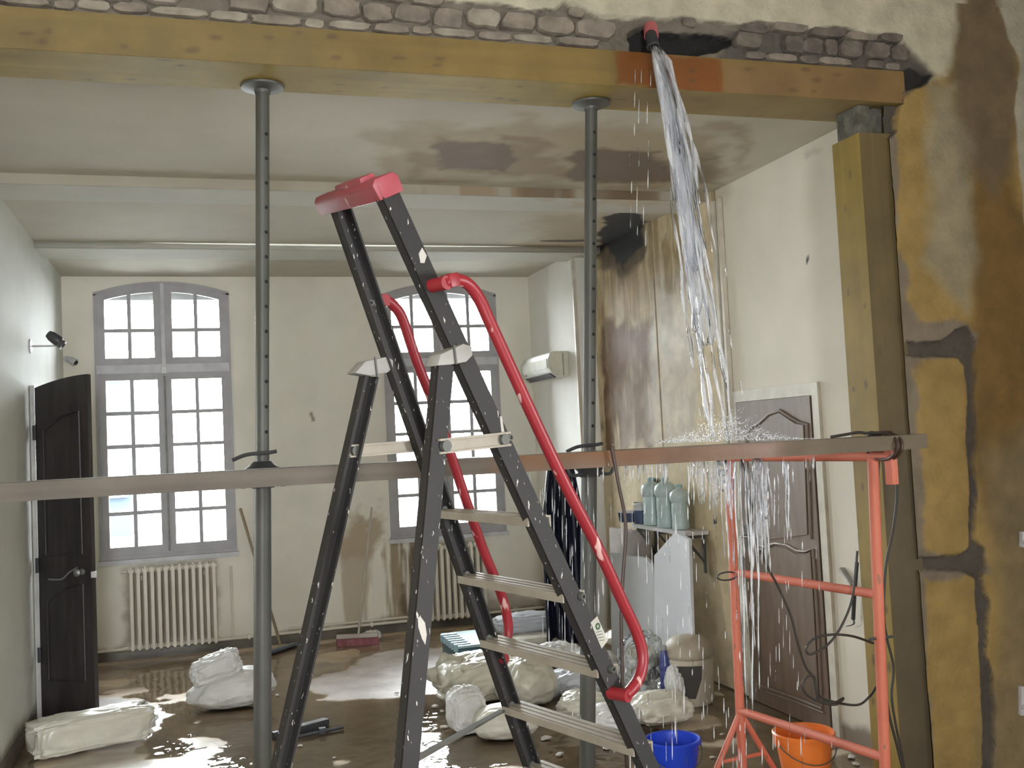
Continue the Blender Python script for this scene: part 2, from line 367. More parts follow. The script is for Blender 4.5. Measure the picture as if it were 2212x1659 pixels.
# right wall and its stained casing
R0 = 4.26
rp_ = lambda px: pp(px, 0, XR, 1, 2, R0, 0)
rst = [dict(p=rp_([(1420, 520), (1560, 400), (1580, 420), (1520, 470), (1500, 560), (1420, 620)]), c=(.52, .44, .32), soft=.1, wob=.15, ws=5, a=.55),
       dict(p=rp_([(1300, 1010), (1420, 1010), (1440, 1120), (1330, 1160), (1300, 1150)]), c=(.25, .17, .13), soft=.05, wob=.08, a=.9, dry=.4),
       dict(p=rp_([(1420, 1010), (1490, 1010), (1495, 1150), (1440, 1120)]), c=(.50, .44, .38), soft=.05, wob=.08, a=.8, dry=.4),
       dict(p=rp_([(1500, 1180), (1560, 1190), (1590, 1500), (1560, 1540), (1490, 1480), (1500, 1390)]), c=(.42, .35, .26), soft=.05, wob=.06, ws=8, a=.8, streak=(7, 1, .35, .6)),
       dict(p=[(-.1, -.1), (4.1, -.1), (4.1, .09), (-.1, .09)], c=(.25, .20, .15), soft=.03, wob=.03),
       dict(p=rp_([(1743, 553), (1748, 555), (1744, 572), (1741, 570)]), c=(.03, .03, .03), soft=.004, wob=.004),
       dict(p=rp_([(1735, 333), (1770, 318), (1772, 325), (1740, 342)]), c=(.45, .42, .36), soft=.02, wob=.03, ws=14, a=.7)]
wall_right = struct(grid('wall_right', (XR, R0+4.02, 0), (0, -1, 0), (0, 0, 1), 4.02, 3.6, 260, 220, CREAM,
     [dict(s_, p=[(4.02-a, b) for a, b in s_['p']]) for s_ in rst], M_wall, back=[((0, 0), (4.02, 3.6, (-.25, -.01)))]))
# step and the wall piece that carries the cooler
struct(grid('wall_right_end', (XA, YB, 0), (0, -1, 0), (0, 0, 1), YB-YSTEP, 3.6, 60, 60, (.83, .81, .75),
     [dict(p=[(-.1, -.1), (2, -.1), (2, .12), (-.1, .16)], c=(.22, .18, .14), soft=.04, wob=.06)], M_wall,
     back=[((0, 0), (YB-YSTEP, 3.6, (-.3, -.006)))]))

# casing boards on the right wall (soaked, with the burst hole at the top)
def casing(y0, y1, z0, z1, proud):
    cs = lambda px: [(y1-a, b-z0) for a, b in pp(px, 0, XR-proud, 1, 2, 0, 0)]
    st = [dict(p=cs([(1290, 440), (1395, 455), (1500, 470), (1500, 600), (1470, 650), (1430, 700), (1350, 720), (1290, 700)]), c=(.34, .245, .125), soft=.06, wob=.12, ws=7, a=.9, streak=(16, 1.6, .36, .54)),
          dict(p=cs([(1300, 700), (1405, 690), (1410, 960), (1300, 990)]), c=(.145, .075, .032), soft=.06, wob=.10, ws=6, s=3, a=.95, streak=(11, 1.2, .18, .40)),
          dict(p=cs([(1330, 715), (1400, 712), (1395, 780), (1335, 800)]), c=(.17, .09, .055), soft=.02, wob=.05, s=5, a=.8),
          dict(p=cs([(1410, 600), (1500, 560), (1500, 960), (1400, 960)]), c=(.56, .50, .42), soft=.08, wob=.1, s=6, a=.5, dry=.5),  # wet sheen on the right board, painted in as a lilac tone
          dict(p=cs([(1285, 960), (1300, 560), (1420, 540), (1500, 560), (1500, 980)]), c=(.42, .33, .23), soft=.1, wob=.1, s=16, a=.3, mott=(5, .35, .6), dry=.8),
          dict(p=cs([(1420, 520), (1440, 510), (1475, 560), (1455, 640), (1430, 640)]), c=(.30, .22, .11), soft=.03, wob=.06, s=9, a=.8, streak=(18, 2, .35, .55)),
          dict(p=cs([(1285, 445), (1395, 450), (1400, 540), (1385, 570), (1345, 610), (1300, 560), (1285, 570)]), c=(.10, .07, .042), soft=.05, wob=.10, ws=7, s=27, a=.9),
          dict(p=cs([(1292, 470), (1385, 455), (1392, 520), (1375, 545), (1345, 585), (1310, 540), (1290, 550)]), c=(.012, .010, .008), soft=.03, wob=.08, ws=10, s=7)]
    return grid('casing_board', (XR-proud, y1, z0), (0, -1, 0), (0, 0, 1), y1-y0, z1-z0, int((y1-y0)/.012), int((z1-z0)/.016), (.60, .495, .32), st, M_case, parent=wall_right,
                back=[((0, 0), (y1-y0, z1-z0, (-proud, -.003)))])
casing(7.02, 8.235, .02, ZC, .035); casing(6.06, 7.005, .02, ZC-.002, .03)
M_trim = mat('cream_trim', (.62, .57, .47), .5)
for y in (6.05, 5.985): MB().bar((XR-.02, y, .02), (XR-.02, y, 3.28), .03, .03, (0, 1, 0)).build('casing_trim', M_trim, wall_right)
MB().bar((XA-.012, YSTEP+.015, .02), (XA-.012, YSTEP+.015, 3.3), .03, .03, (0, 1, 0)).build('trim_1', M_trim); struct(bpy.data.objects['trim_1'])

# back wall with two arched window openings
W1 = dict(x0=-.815, x1=.305, zb=.885, zs=3.195, za=3.29); W2 = dict(x0=1.735, x1=2.84, zb=.885, zs=3.17, za=3.275)
for w_ in (W1, W2): w_['zt'] = (2.49, 2.565)
def arch_z(w_, x):
    h = (w_['x1']-w_['x0'])/2; c = (w_['x0']+w_['x1'])/2; s = w_['za']-w_['zs']; R_ = (h*h+s*s)/(2*s)
    return w_['za']-R_+np.sqrt(np.maximum(R_*R_-(x-c)**2, 0))
bp_ = lambda px: pp(px, 1, YB, 0, 2, XL-.05, 0)
bst = [dict(p=[(.49, .12), (1.26, .12), (1.26, .78), (.49, .78)], c=(.30, .24, .17), soft=.05, wob=.05, a=.8), dict(p=[(3.17, .12), (3.74, .12), (3.74, .78), (3.17, .78)], c=(.33, .26, .19), soft=.05, wob=.05, a=.8),  # shade behind both radiators, painted onto the wall
       dict(p=bp_([(725, 1175), (760, 1130), (800, 1085), (832, 1095), (830, 1160), (800, 1200), (735, 1215)]), c=(.40, .31, .20), soft=.05, wob=.10, ws=6, a=.85, mott=(6, .35, .6)),
       dict(p=bp_([(730, 1200), (800, 1190), (805, 1360), (730, 1370)]), c=(.44, .35, .24), soft=.05, wob=.05, a=.75, streak=(14, 1.2, .42, .60)),
       dict(p=bp_([(828, 1165), (905, 1165), (900, 1345), (828, 1350)]), c=(.30, .22, .13), soft=.03, wob=.05, a=.9, streak=(16, 1.2, .36, .58), s=5),
       dict(p=bp_([(870, 1185), (910, 1180), (900, 1330), (868, 1330)]), c=(.12, .08, .05), soft=.03, wob=.05, a=.8, streak=(18, 1.5, .40, .6), s=8),
       dict(p=bp_([(1030, 1300), (1120, 1280), (1190, 1300), (1190, 1360), (1000, 1380)]), c=(.30, .24, .18), soft=.08, wob=.1, a=.7),
       dict(p=bp_([(205, 1405), (560, 1375), (900, 1335), (1200, 1310), (1200, 1400), (205, 1460)]), c=(.16, .13, .10), soft=.03, wob=.08, ws=5, a=.9, s=12),
       dict(p=bp_([(668, 892), (674, 890), (681, 908), (676, 912)]), c=(.30, .27, .22), soft=.006, wob=.006)]
def inwin(u, v, g=0.):
    x = u+XL-.05; r = np.zeros(x.shape, bool)
    for w_ in (W1, W2): r |= (x > w_['x0']-g) & (x < w_['x1']+g) & (v > w_['zb']-g) & (v < arch_z(w_, x)+g)
    return r
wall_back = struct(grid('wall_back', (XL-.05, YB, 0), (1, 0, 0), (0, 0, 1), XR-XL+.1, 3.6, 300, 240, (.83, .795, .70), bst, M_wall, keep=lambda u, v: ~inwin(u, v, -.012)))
# masonry behind: straight outer lintel lower than the arch, jambs, apron
ow = MB(); xs = [XL-.4, W1['x0']-.02, W1['x1']+.02, W2['x0']-.02, W2['x1']+.02, XR+.4]
for a in (0, 2, 4): ow.box((xs[a], YB+.03, -.2), (xs[a+1], YB+.38, 3.9))
for a, w_ in ((1, W1), (3, W2)):
    ow.box((xs[a], YB+.03, -.2), (xs[a+1], YB+.38, w_['zb']-.02)); ow.box((xs[a], YB+.11, 3.16), (xs[a+1], YB+.38, 3.9)); ow.box((xs[a], YB+.03, 3.32), (xs[a+1], YB+.12, 3.9))
ow.build('masonry', mat('outer_stone', (.30, .30, .29), .9), wall_back)
base_b = MB().box((XL, YB-.018, 0), (XA, YB-.001, .075)).build('baseboard_back', mat('dark_skirting', (.075, .065, .055), .35, c2=(.15, .13, .10), scale=5, bump=.3)); struct(base_b)
struct(MB().box((XL+.001, 4.3, 0), (XL+.014, 7.5, .10)).build('baseboard_left', MATS['dark_skirting']))
struct(MB().box((XR-.014, 5.98, 0), (XR-.001, 6.5, .07)).build('baseboard_right', MATS['dark_skirting']))

# ------------------------------------------------------------------ windows
M_frame = mat('window_paint', (.40, .385, .40), .45, c2=(.34, .33, .34), scale=6)
M_mull = mat('window_white', (.60, .60, .62), .5)
M_glass = thin('window_glass', tint=(.97, .985, .985), ior=1.5)
M_metal = mat('dull_steel', (.33, .33, .32), .45, .7, scale=20)
M_dark = mat('black_plastic', (.02, .02, .022), .5)
def window(name, w_):
    x0, x1, zb = w_['x0'], w_['x1'], w_['zb']; xc = (x0+x1)/2; zt0, zt1 = w_['zt']; y0, y1 = YB-.012, YB+.045
    # fixed surround: thin arched casing
    n = 20; X = np.linspace(x0-.015, x1+.015, n+1); fr = MB()
    def arch(z_in, z_out, ya, yb, mb, xs_):
        for i in range(len(xs_)-1):
            a, b = xs_[i], xs_[i+1]
            mb.prism([(a, ya, z_in(a)), (b, ya, z_in(b)), (b, ya, z_out(b)), (a, ya, z_out(a))], (0, yb-ya, 0))
    zo = lambda x: float(arch_z(w_, min(max(x, x0), x1)))
    root = MB()
    for a, b in ((x0-.015, x0+.012), (x1-.012, x1+.015)): root.box((a, y0-.004, zb-.01), (b, y1, zo(a)))
    arch(lambda x: zo(x)-.012, lambda x: zo(x)+.018, y0-.004, y1, root, X)
    root.box((x0-.015, y0-.006, zb-.02), (x1+.015, y1, zb+.012))
    wo = struct(root.build(name, M_frame))
    MB().box((x0, y0-.012, zt0), (x1, y1, zt1)).build('transom', M_mull, wo)
    MB().box((xc-.016, y0-.012, zt1), (xc+.016, y1, zo(xc))).build('mullion', M_mull, wo)
    st = .062
    # two arched upper casements
    for a, b in ((x0+.012, xc-.016), (xc+.016, x1-.012)):
        s_ = MB(); zi = lambda x: zo(x)-.012; ztop = lambda x: zo(x)-.012-st
        s_.box((a, y0, zt1), (a+st, y1-.01, min(zi(a), zi(a+st)))); s_.box((b-st, y0, zt1), (b, y1-.01, min(zi(b), zi(b-st))))
        s_.box((a+st, y0, zt1), (b-st, y1-.01, zt1+st))
        arch(ztop, zi, y0-.0012, y1-.011, s_, np.linspace(a, b, 11))
        cs = s_.build('casement', M_frame, wo); m_ = (a+b)/2; zm = zt1+st+.245
        MB().box((m_-.016, y0+.006, zt1+st), (m_+.016, y1-.02, ztop(m_)+.005)).build('glazing_bar', M_frame, cs)
        MB().box((a+st, y0+.007, zm-.016), (b-st, y1-.021, zm+.016)).build('glazing_bar', M_frame, cs)
        for p0, p1 in ((a+st, m_-.016), (m_+.016, b-st)):
            MB().box((p0, YB+.012, zt1+st), (p1, YB+.016, zm-.016)).build('pane', M_glass, cs)
            q = MB(); xs_ = np.linspace(p0, p1, 5)
            for i in range(4): q.prism([(xs_[i], YB+.012, zm+.016), (xs_[i+1], YB+.012, zm+.016), (xs_[i+1], YB+.012, ztop(xs_[i+1])+.01), (xs_[i], YB+.012, ztop(xs_[i])+.01)], (0, .004, 0))
            q.build('pane', M_glass, cs)
    # two tall lower casements of 2 x 5 panes
    for a, b, hs in ((x0+.012, xc, 1), (xc, x1-.012, 0)):
        s_ = MB(); z0, z1 = zb+.012, zt0; st2 = .06
        s_.box((a, y0, z0), (a+st2, y1-.01, z1)); s_.box((b-st2, y0, z0), (b, y1-.01, z1)); s_.box((a+st2, y0, z0), (b-st2, y1-.01, z0+.075)); s_.box((a+st2, y0, z1-.06), (b-st2, y1-.01, z1))
        cs = s_.build('casement', M_frame, wo); m_ = (a+b)/2; za, zc = z0+.075, z1-.06; ph = (zc-za)/5
        MB().box((m_-.016, y0+.006, za), (m_+.016, y1-.02, zc)).build('glazing_bar', M_frame, cs)
        for k in range(1, 5): MB().box((a+st2, y0+.007, za+k*ph-.016), (b-st2, y1-.021, za+k*ph+.016)).build('glazing_bar', M_frame, cs)
        for k in range(5):
            for p0, p1 in ((a+st2, m_-.016), (m_+.016, b-st2)):
                MB().box((p0, YB+.012, za+k*ph+(.013 if k else 0)), (p1, YB+.016, za+(k+1)*ph-(.013 if k < 4 else 0))).build('pane', M_glass, cs)
    MB().tube([(xc, y0-.018, zb+.03), (xc, y0-.018, zt0-.03)], .008, 8).build('espagnolette', M_metal, wo)
    MB().box((xc-.02, y0-.03, zt0-.01), (xc+.02, y0-.004, zt0+.05)).build('latch', M_metal, wo)
    MB().box((x0-.03, YB-.05, zb-.06), (x1+.03, YB-.001, zb-.021)).build('sill', M_mull, wo)
    portal('daylight_portal', ((x0+x1)/2, YB+.42, 2.05), x1-x0+.1, 2.7, (0, -1, 0))
window('window_1', W1); window('window_2', W2)

# outside: bright yard and a neighbouring building far off to the left
struct(MB().box((-60, YB+.38, -.5), (60, 90, -.25)).build('yard_ground', mat('pale_gravel', (.33, .33, .32), .9)))
nb = thing('neighbour_building', 'pale blue grey building with white band seen through the left window panes', 'building', (-5.5, 28, -.25))
MB().box((-12, 28, -.25), (-1.66, 36, 3.95)).build('facade', mat('blue_render', (.018, .027, .036), .9, scale=.6), nb)
MB().box((-12, 27.8, .75), (-1.7, 28, 1.62)).build('balcony_wall', mat('white_render', (.85, .85, .83), .9), nb)
MB().box((-12.2, 27.7, 3.95), (-1.6, 36, 4.1)).build('roof_edge', mat('grey_roof', (.3, .3, .3), .9), nb)

# ------------------------------------------------------------------ the broken partition: one slab with opening, old plaster, rubble band, chases
MX0, MX1, MZ1 = -1.7, 4.62, 4.35
mp_ = lambda px: pp(px, 1, YM, 0, 2, MX0, 0)
RUB = mp_([(-400, -160), (300, -80), (700, -40), (920, -12), (985, 2), (1080, 8), (1140, 22), (1200, 18), (1222, 4), (1250, 10), (1290, 33), (1420, 38), (1500, 38), (1600, 52), (1640, 45), (1760, 62), (1800, 55), (1880, 72), (1935, 72), (1958, 90), (1965, 118), (2012, 160), (2000, 178), (1950, 200), (1905, 172), (1400, 128), (700, 78), (0, 30), (-400, 2)])
TRN = mp_([(1960, 738), (2035, 735), (2068, 712), (2092, 706), (2108, 735), (2112, 800), (2104, 860), (2112, 950), (2104, 1000), (2113, 1060), (2108, 1165), (2130, 1185), (2132, 1235), (2122, 1250), (2142, 1300), (2132, 1400), (2148, 1480), (2152, 1560), (2146, 1665), (2146, 1900), (2122, 1900), (2124, 1560), (2118, 1480), (2116, 1380), (2106, 1250), (2085, 1236), (1985, 1232), (1985, 1205), (2078, 1200), (2094, 1182), (2096, 1060), (2088, 960), (2092, 860), (2084, 790), (2070, 772), (1960, 770)])
HOLE = mp_([(1362, 66), (1398, 52), (1430, 64), (1560, 68), (1600, 84), (1555, 108), (1420, 122), (1372, 118)])
MORT = mp_([(1940, 250), (1935, 420), (1950, 600), (1985, 690), (2070, 690), (2110, 712), (2095, 760), (1975, 790), (1985, 900), (1990, 1000), (2000, 1190), (2100, 1190), (2135, 1190), (2135, 1240), (2000, 1260), (2015, 1660), (1900, 1660), (1900, 250)])
GAP = mp_([(1835, 262), (1835, 235), (1880, 222), (1955, 205), (1945, 240), (1938, 285), (1920, 300), (1905, 288), (1860, 300)])
mst = [dict(p=mp_([(2090, 160), (2215, 480), (2300, 700), (2300, 1250), (2180, 1150), (2110, 1000), (2110, 720), (2060, 420), (2090, 250)]), c=(.225, .13, .032), soft=.06, wob=.10, ws=3, a=.9),
       dict(p=mp_([(2050, -60), (2160, -60), (2180, 60), (2200, 140), (2190, 360), (2140, 420), (2060, 300), (2040, 150)]), c=(.20, .145, .085), soft=.05, wob=.06, ws=4, s=21, a=.9),
       dict(p=mp_([(2010, 190), (2070, 190), (2085, 320), (2110, 560), (2080, 660), (2040, 620), (2000, 560), (2010, 300)]), c=(.40, .36, .25), soft=.05, wob=.08, ws=4, s=5, a=.75),
       dict(p=mp_([(2130, 1000), (2300, 850), (2300, 1700), (2140, 1700), (2140, 1300)]), c=(.29, .225, .125), soft=.1, wob=.1, ws=3, s=8, a=.8),
       dict(p=mp_([(-400, -300), (2110, -300), (2075, 20), (2045, 165), (1965, 190), (1900, 120), (1400, 80), (-400, -40)]), c=(.68, .62, .46), soft=.03, wob=.05, ws=5, s=31),
       dict(p=mp_([(2145, -80), (2400, -80), (2400, 600), (2212, 480), (2196, 330), (2192, 230), (2202, 150), (2175, 60), (2160, 20)]), c=(.52, .48, .38), soft=.008, wob=.02, ws=9, s=41),
       dict(p=MORT, c=(.26, .21, .155), soft=.015, wob=.05, ws=7, s=51, a=.95),
       dict(p=TRN, c=(.115, .095, .075), soft=.005, wob=.010, ws=12, s=61),
       dict(p=RUB, c=(.235, .20, .155), soft=.004, wob=.012, ws=12, s=71),
       dict(p=GAP, c=(.10, .085, .065), soft=.005, wob=.015, ws=12, s=81),
       dict(p=mp_([(1570, 70), (1640, 50), (1760, 66), (1880, 76), (1960, 100), (2020, 160), (1960, 205), (1560, 140)]), c=(.11, .095, .078), soft=.02, wob=.03, ws=9, s=83, a=.85),
       dict(p=mp_([(1946, 152), (1972, 140), (2014, 160), (2002, 180), (1952, 200), (1944, 188)]), c=(.028, .023, .02), soft=.008, wob=.015, ws=10, s=85),
       dict(p=HOLE, c=(.012, .011, .010), soft=.006, wob=.012, ws=12, s=91)]
def mh(u, v):
    wob = lambda a, s: a*(fbm(u*12, v*12, s=s)-.5)*2
    h = .006*(fbm(u*3, v*3, s=2)-.5)+.003*(fbm(u*14, v*14, s=4)-.5)
    for P_, dp, s, wb in ((RUB, .028, 71, .012), (TRN, .032, 61, .010), (GAP, .035, 81, .015)):
        d = sdpoly(u+wob(wb, s), v+wob(wb, s+3), P_); k = sm(-d, -.002, .006)
        h = h*(1-k)+k*(-dp+.024*(fbm(u*25, v*25, s=s)-.5))
    d = sdpoly(u+wob(.012, 91), v+wob(.012, 94), HOLE); h = h-sm(-d, -.002, .008)*.05
    d = sdpoly(u+wob(.03, 51), v+wob(.03, 54), MORT); h = h-sm(-d, -.01, .02)*.008
    return h
LX1 = 3.225         # right end of lintel
M_front = mat('front_room_paint', (.55, .50, .40), .9)
wm = MB(); wm.box((3.19, YM+.25, 0), (MX1, YM+.34, MZ1)); wm.box((-1.25, YM+.25, 3.40), (3.19, YM+.34, MZ1)); wm.box((MX0, YM+.03, 0), (-1.25, YM+.34, MZ1)); wm.box((3.178, YM+.075, 0), (3.3, YM+.26, 3.2))
wall_mid = struct(wm.build('wall_middle', M_front))
def sheet(name, x0, x1, z0, z1, g, keep):
    dx, dz = x0-MX0, z0
    st = [dict(s_, p=[(a-dx, b-dz) for a, b in s_['p']], c=tuple(.66*q for q in s_['c'])) for s_ in mst]
    return grid(name, (x0, YM, z0), (1, 0, 0), (0, 0, 1), x1-x0, z1-z0, int((x1-x0)/g), int((z1-z0)/g), (.285, .19, .062), st, M_rough, hfn=lambda u, v: mh(u+dx, v+dz), keep=keep, parent=wall_mid)
sheet('plaster_above', -1.25, MX1, 3.374, 3.74, .0075, None)
sheet('plaster_top', -1.25, MX1, 3.74, MZ1, .03, None)
sheet('plaster_right', 3.122, 3.95, 0, 3.374, .0078, lambda u, v: ~((u+3.122 < LX1-.02) & (v > 3.225)))
sheet('plaster_corner', 3.95, MX1, 0, 3.374, .03, None)
# exposed stones of the rubble band, each its own piece
M_st = [mat('rubble_a', (.25, .21, .165), .9, c2=(.15, .125, .10), scale=14, bump=.7), mat('rubble_b', (.17, .14, .115), .9, c2=(.085, .072, .06), scale=14, bump=.7), mat('rubble_c', (.32, .28, .22), .9, c2=(.20, .17, .135), scale=12, bump=.6)]
def stone(x, z, w_, h_, d, mi):
    n = 12; ring = []
    ang0 = rng.random()
    for k in range(n):
        a = 2*math.pi*(k+ang0*.3)/n; ca, sa = math.cos(a), math.sin(a)
        r = 1/max(abs(ca)**9+abs(sa)**9, 1e-6)**(1/9)*rng.uniform(.88, 1.05)
        ring.append((x+ca*r*w_/2, z+sa*r*h_/2))
    vs_ = [(a, YM+.036, b) for a, b in ring]+[(x+(a-x)*.97, YM+.036-d*.75, z+(b-z)*.95) for a, b in ring]+[(x+(a-x)*.91, YM+.036-d*rng.uniform(.9, 1.05), z+(b-z)*.87) for a, b in ring]+[(x, YM+.036-d, z)]
    fs = [(i, (i+1) % n, n+(i+1) % n, n+i) for i in range(n)]+[(n+i, n+(i+1) % n, 2*n+(i+1) % n, 2*n+i) for i in range(n)]+[(2*n+i, 2*n+(i+1) % n, 3*n) for i in range(n)]
    o = MB().add(vs_, fs).build('stone', M_st[mi], wall_mid, smooth=True, angle=50)
    return o
rubw = np.array(RUB); holew = np.array(HOLE); z = 3.392
for row, rh in enumerate((.040, .088, .050, .085, .06, .08)):
    x = -1.0+rng.random()*.05
    while x < 3.42:
        w_ = rng.uniform(.07, .21); h_ = rh*rng.uniform(.88, 1.02); zz = z+rh/2+rng.uniform(-.005, .005)
        pts = np.array([(x+w_/2+sx*w_*.42-MX0, zz+sz*h_*.38) for sx in (-1, 0, 1) for sz in (-1, 1)])
        inside = sdpoly(pts[:, 0], pts[:, 1], rubw); inh = sdpoly(pts[:, 0], pts[:, 1], holew)
        if inside.max() < .016 and inh.min() > -.012 and rng.random() > .06: stone(x+w_/2, zz, w_-.002, h_-.001, rng.uniform(.022, .045), rng.choice((0, 0, 2)) if x < 1.75 else rng.choice((0, 1, 1, 1)))
        x += w_
    z += rh

# front room shell (behind and beside the camera), with unseen window openings added for light
fr_ = MB()
fr_.box((-3.2, -2.75, 0), (-.72, -2.5, 4.4)); fr_.box((.05, -2.75, 0), (4.7, -2.5, 4.4))
for a, b in ((-.72, .05),): fr_.box((a, -2.75, 0), (b, -2.5, .9)); fr_.box((a, -2.75, 3.3), (b, -2.5, 4.4))
struct(fr_.build('wall_front', M_front))
fw_ = MB(); fw_.box((4.62, -2.6, 0), (4.85, -.35, 4.4)); fw_.box((4.62, .55, 0), (4.85, YM+.3, 4.4)); fw_.box((4.62, -.35, 0), (4.85, .55, 1.2)); fw_.box((4.62, -.35, 2.2), (4.85, .55, 4.4))  # side opening added to throw light onto the far left wall
struct(fw_.build('wall_front_right', M_front)); portal('daylight_portal', (4.9, .1, 1.7), .9, 1.0, (-1, 0, 0))
struct(MB().box((-3.2, -2.6, 0), (-2.95, YM+.3, 4.4)).build('wall_front_left', M_front))
struct(MB().box((-3.2, YM+.05, 0), (-1.65, YM+.3, 4.4)).build('wall_middle_left', M_front))
struct(MB().box((-3.2, -2.7, 4.35), (4.85, YM+.34, 4.6)).build('ceiling_front', M_front))
portal('daylight_portal', (-.35, -2.8, 2.1), .8, 2.4, (0, 1, 0))
# ================================================================== THINGS
M_timber = mat('pale_timber', (.36, .255, .115), .6, c2=(.27, .18, .075), scale=3.0, stretch=(1.2, 14, 14), bump=.25, bscale=6)
M_post = mat('post_timber', (.34, .25, .105), .65, c2=(.23, .16, .07), scale=3.0, stretch=(14, 14, 1.2), bump=.25, bscale=6)
M_wetwood = mat('wet_timber', (.30, .12, .035), .3, c2=(.20, .075, .022), scale=3, stretch=(1.5, 12, 12), bump=.2)
M_knot = mat('timber_knot', (.13, .075, .03), .6)
M_steel = mat('galvanised_steel', (.105, .105, .092), .5, .2, c2=(.075, .075, .066), scale=9, stretch=(1, 1, .35))
M_iron = mat('dark_iron', (.07, .072, .078), .5, .4)
M_hole = mat('hole_dark', (.012, .012, .012), .8)

# --- lintel: painted sheet faces so that the soaked patch follows the beam
def wood_box(name, a, b, m_, parent, stains_front, stains_under, base=(.37, .265, .125)):
    (x0, y0, z0), (x1, y1, z1) = a, b; mm = vcmat('lintel_wood', rough=.6, wet=.18, nscale=4, amt=.25, bump=.25, bscale=20)
    g_ = lambda u, v: .88+.24*fbm(u*1.6, v*26, s=3)
    o = grid(name, (x0, y0, z0), (1, 0, 0), (0, 0, 1), x1-x0, z1-z0, 300, 14, base, stains_front, mm, parent=parent, tint=g_)
    return o
lin_root = thing('timber_lintel', 'long new timber lintel spanning the opening under the bare stones', 'beam', (1.0, 4.07, 3.23))
LZ0, LZ1, LY0, LY1 = 3.232, 3.385, 3.925, 4.225
lf = lambda px: pp(px, 1, LY0, 0, 2, -1.25, LZ0)
lu_ = lambda px: pp(px, 2, LZ0, 0, 1, -1.25, LY0)
mm = vcmat('lintel_wood', rough=.6, wet=.18, nscale=5, amt=.22, bump=.25, bscale=20)
grain = lambda u, v: .82+.36*fbm(u*1.3, v*30, s=3)
def knots(n, lu0, lv0, s):
    r = random.Random(s); out = []
    for i in range(n):
        a, b, w_, h_ = r.uniform(0, lu0), r.uniform(.02, lv0-.02), r.uniform(.012, .03), r.uniform(.006, .012)
        out.append(dict(p=[(a+w_*math.cos(t), b+h_*math.sin(t)) for t in np.linspace(0, 6.28, 9)[:-1]], c=(.10, .06, .025), soft=.006, wob=.006, a=.8, s=i))
    return out
wetf = [dict(p=lf([(1335, 110), (1560, 130), (1562, 200), (1530, 215), (1480, 200), (1335, 185)]), c=(.19, .062, .016), soft=.012, wob=.03, ws=9, a=.9, dry=.2),
        dict(p=lf([(1560, 130), (1960, 160), (1960, 235), (1800, 220), (1560, 200)]), c=(.19, .11, .045), soft=.04, wob=.04, ws=5, a=.8),
        dict(p=lf([(-300, 0), (700, 70), (700, 165), (-300, 90)]), c=(.165, .12, .042), soft=.3, wob=.1, ws=2, a=.7)]
wetu = [dict(p=lu_([(1335, 190), (1480, 195), (1520, 215), (1500, 240), (1310, 232), (1300, 215)]), c=(.19, .12, .04), soft=.02, wob=.05, ws=6, a=.9, dry=.35),
        dict(p=lu_([(1500, 190), (1950, 225), (1850, 262), (1500, 245)]), c=(.23, .16, .07), soft=.06, wob=.05, ws=6, a=.7)]
grid('front_face', (-1.25, LY0, LZ0), (1, 0, 0), (0, 0, 1), LX1+1.25, LZ1-LZ0, 330, 16, (.18, .118, .030), wetf+knots(26, 4.4, LZ1-LZ0, 4), mm, parent=lin_root, tint=grain,
     back=[((.0, .0), (LX1+1.25, LZ1-LZ0, (-(LY1-LY0), -.002)))])
grid('underside', (-1.25, LY1, LZ0-.001), (1, 0, 0), (0, -1, 0), LX1+1.25, LY1-LY0, 330, 26, (.27, .195, .042), [dict(s_, p=[(a, (LY1-LY0)-b) for a, b in s_['p']]) for s_ in wetu]+knots(18, 4.4, .3, 9), mm, parent=lin_root, tint=grain)

# --- post on the right of the opening
post = thing('timber_post', 'squared timber post standing at the right jamb under the lintel', 'post', (3.075, 4.05, 0))
PZ = 3.09
g2 = lambda u, v: .80+.40*fbm(u*30, v*1.3, s=13)
kn = lambda n, s, w0: [dict(k_, p=[(b_*w0/.18, a_) for a_, b_ in k_['p']]) for k_ in knots(n, PZ, .18, s)]
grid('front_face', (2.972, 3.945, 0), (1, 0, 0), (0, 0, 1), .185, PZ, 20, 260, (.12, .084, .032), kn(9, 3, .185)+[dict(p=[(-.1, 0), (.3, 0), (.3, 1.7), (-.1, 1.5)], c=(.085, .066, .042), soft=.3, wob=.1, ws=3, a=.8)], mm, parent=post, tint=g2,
     back=[((0, 0), (.185, PZ, (-.21, -.002)))])
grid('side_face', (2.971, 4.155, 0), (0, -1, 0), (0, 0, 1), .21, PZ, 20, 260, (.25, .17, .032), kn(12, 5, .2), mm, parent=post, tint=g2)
pk = MB()
for k in range(3): pk.box((2.99+.05*k, 3.97+.015*k, PZ+.001), (3.06+.045*k, 4.14, 3.231-.012*(k == 1)))
tag(pk.build('mortar_packing', mat('grey_mortar', (.15, .14, .115), .95, c2=(.07, .065, .05), scale=18, bump=.9), post, bevel=.012))

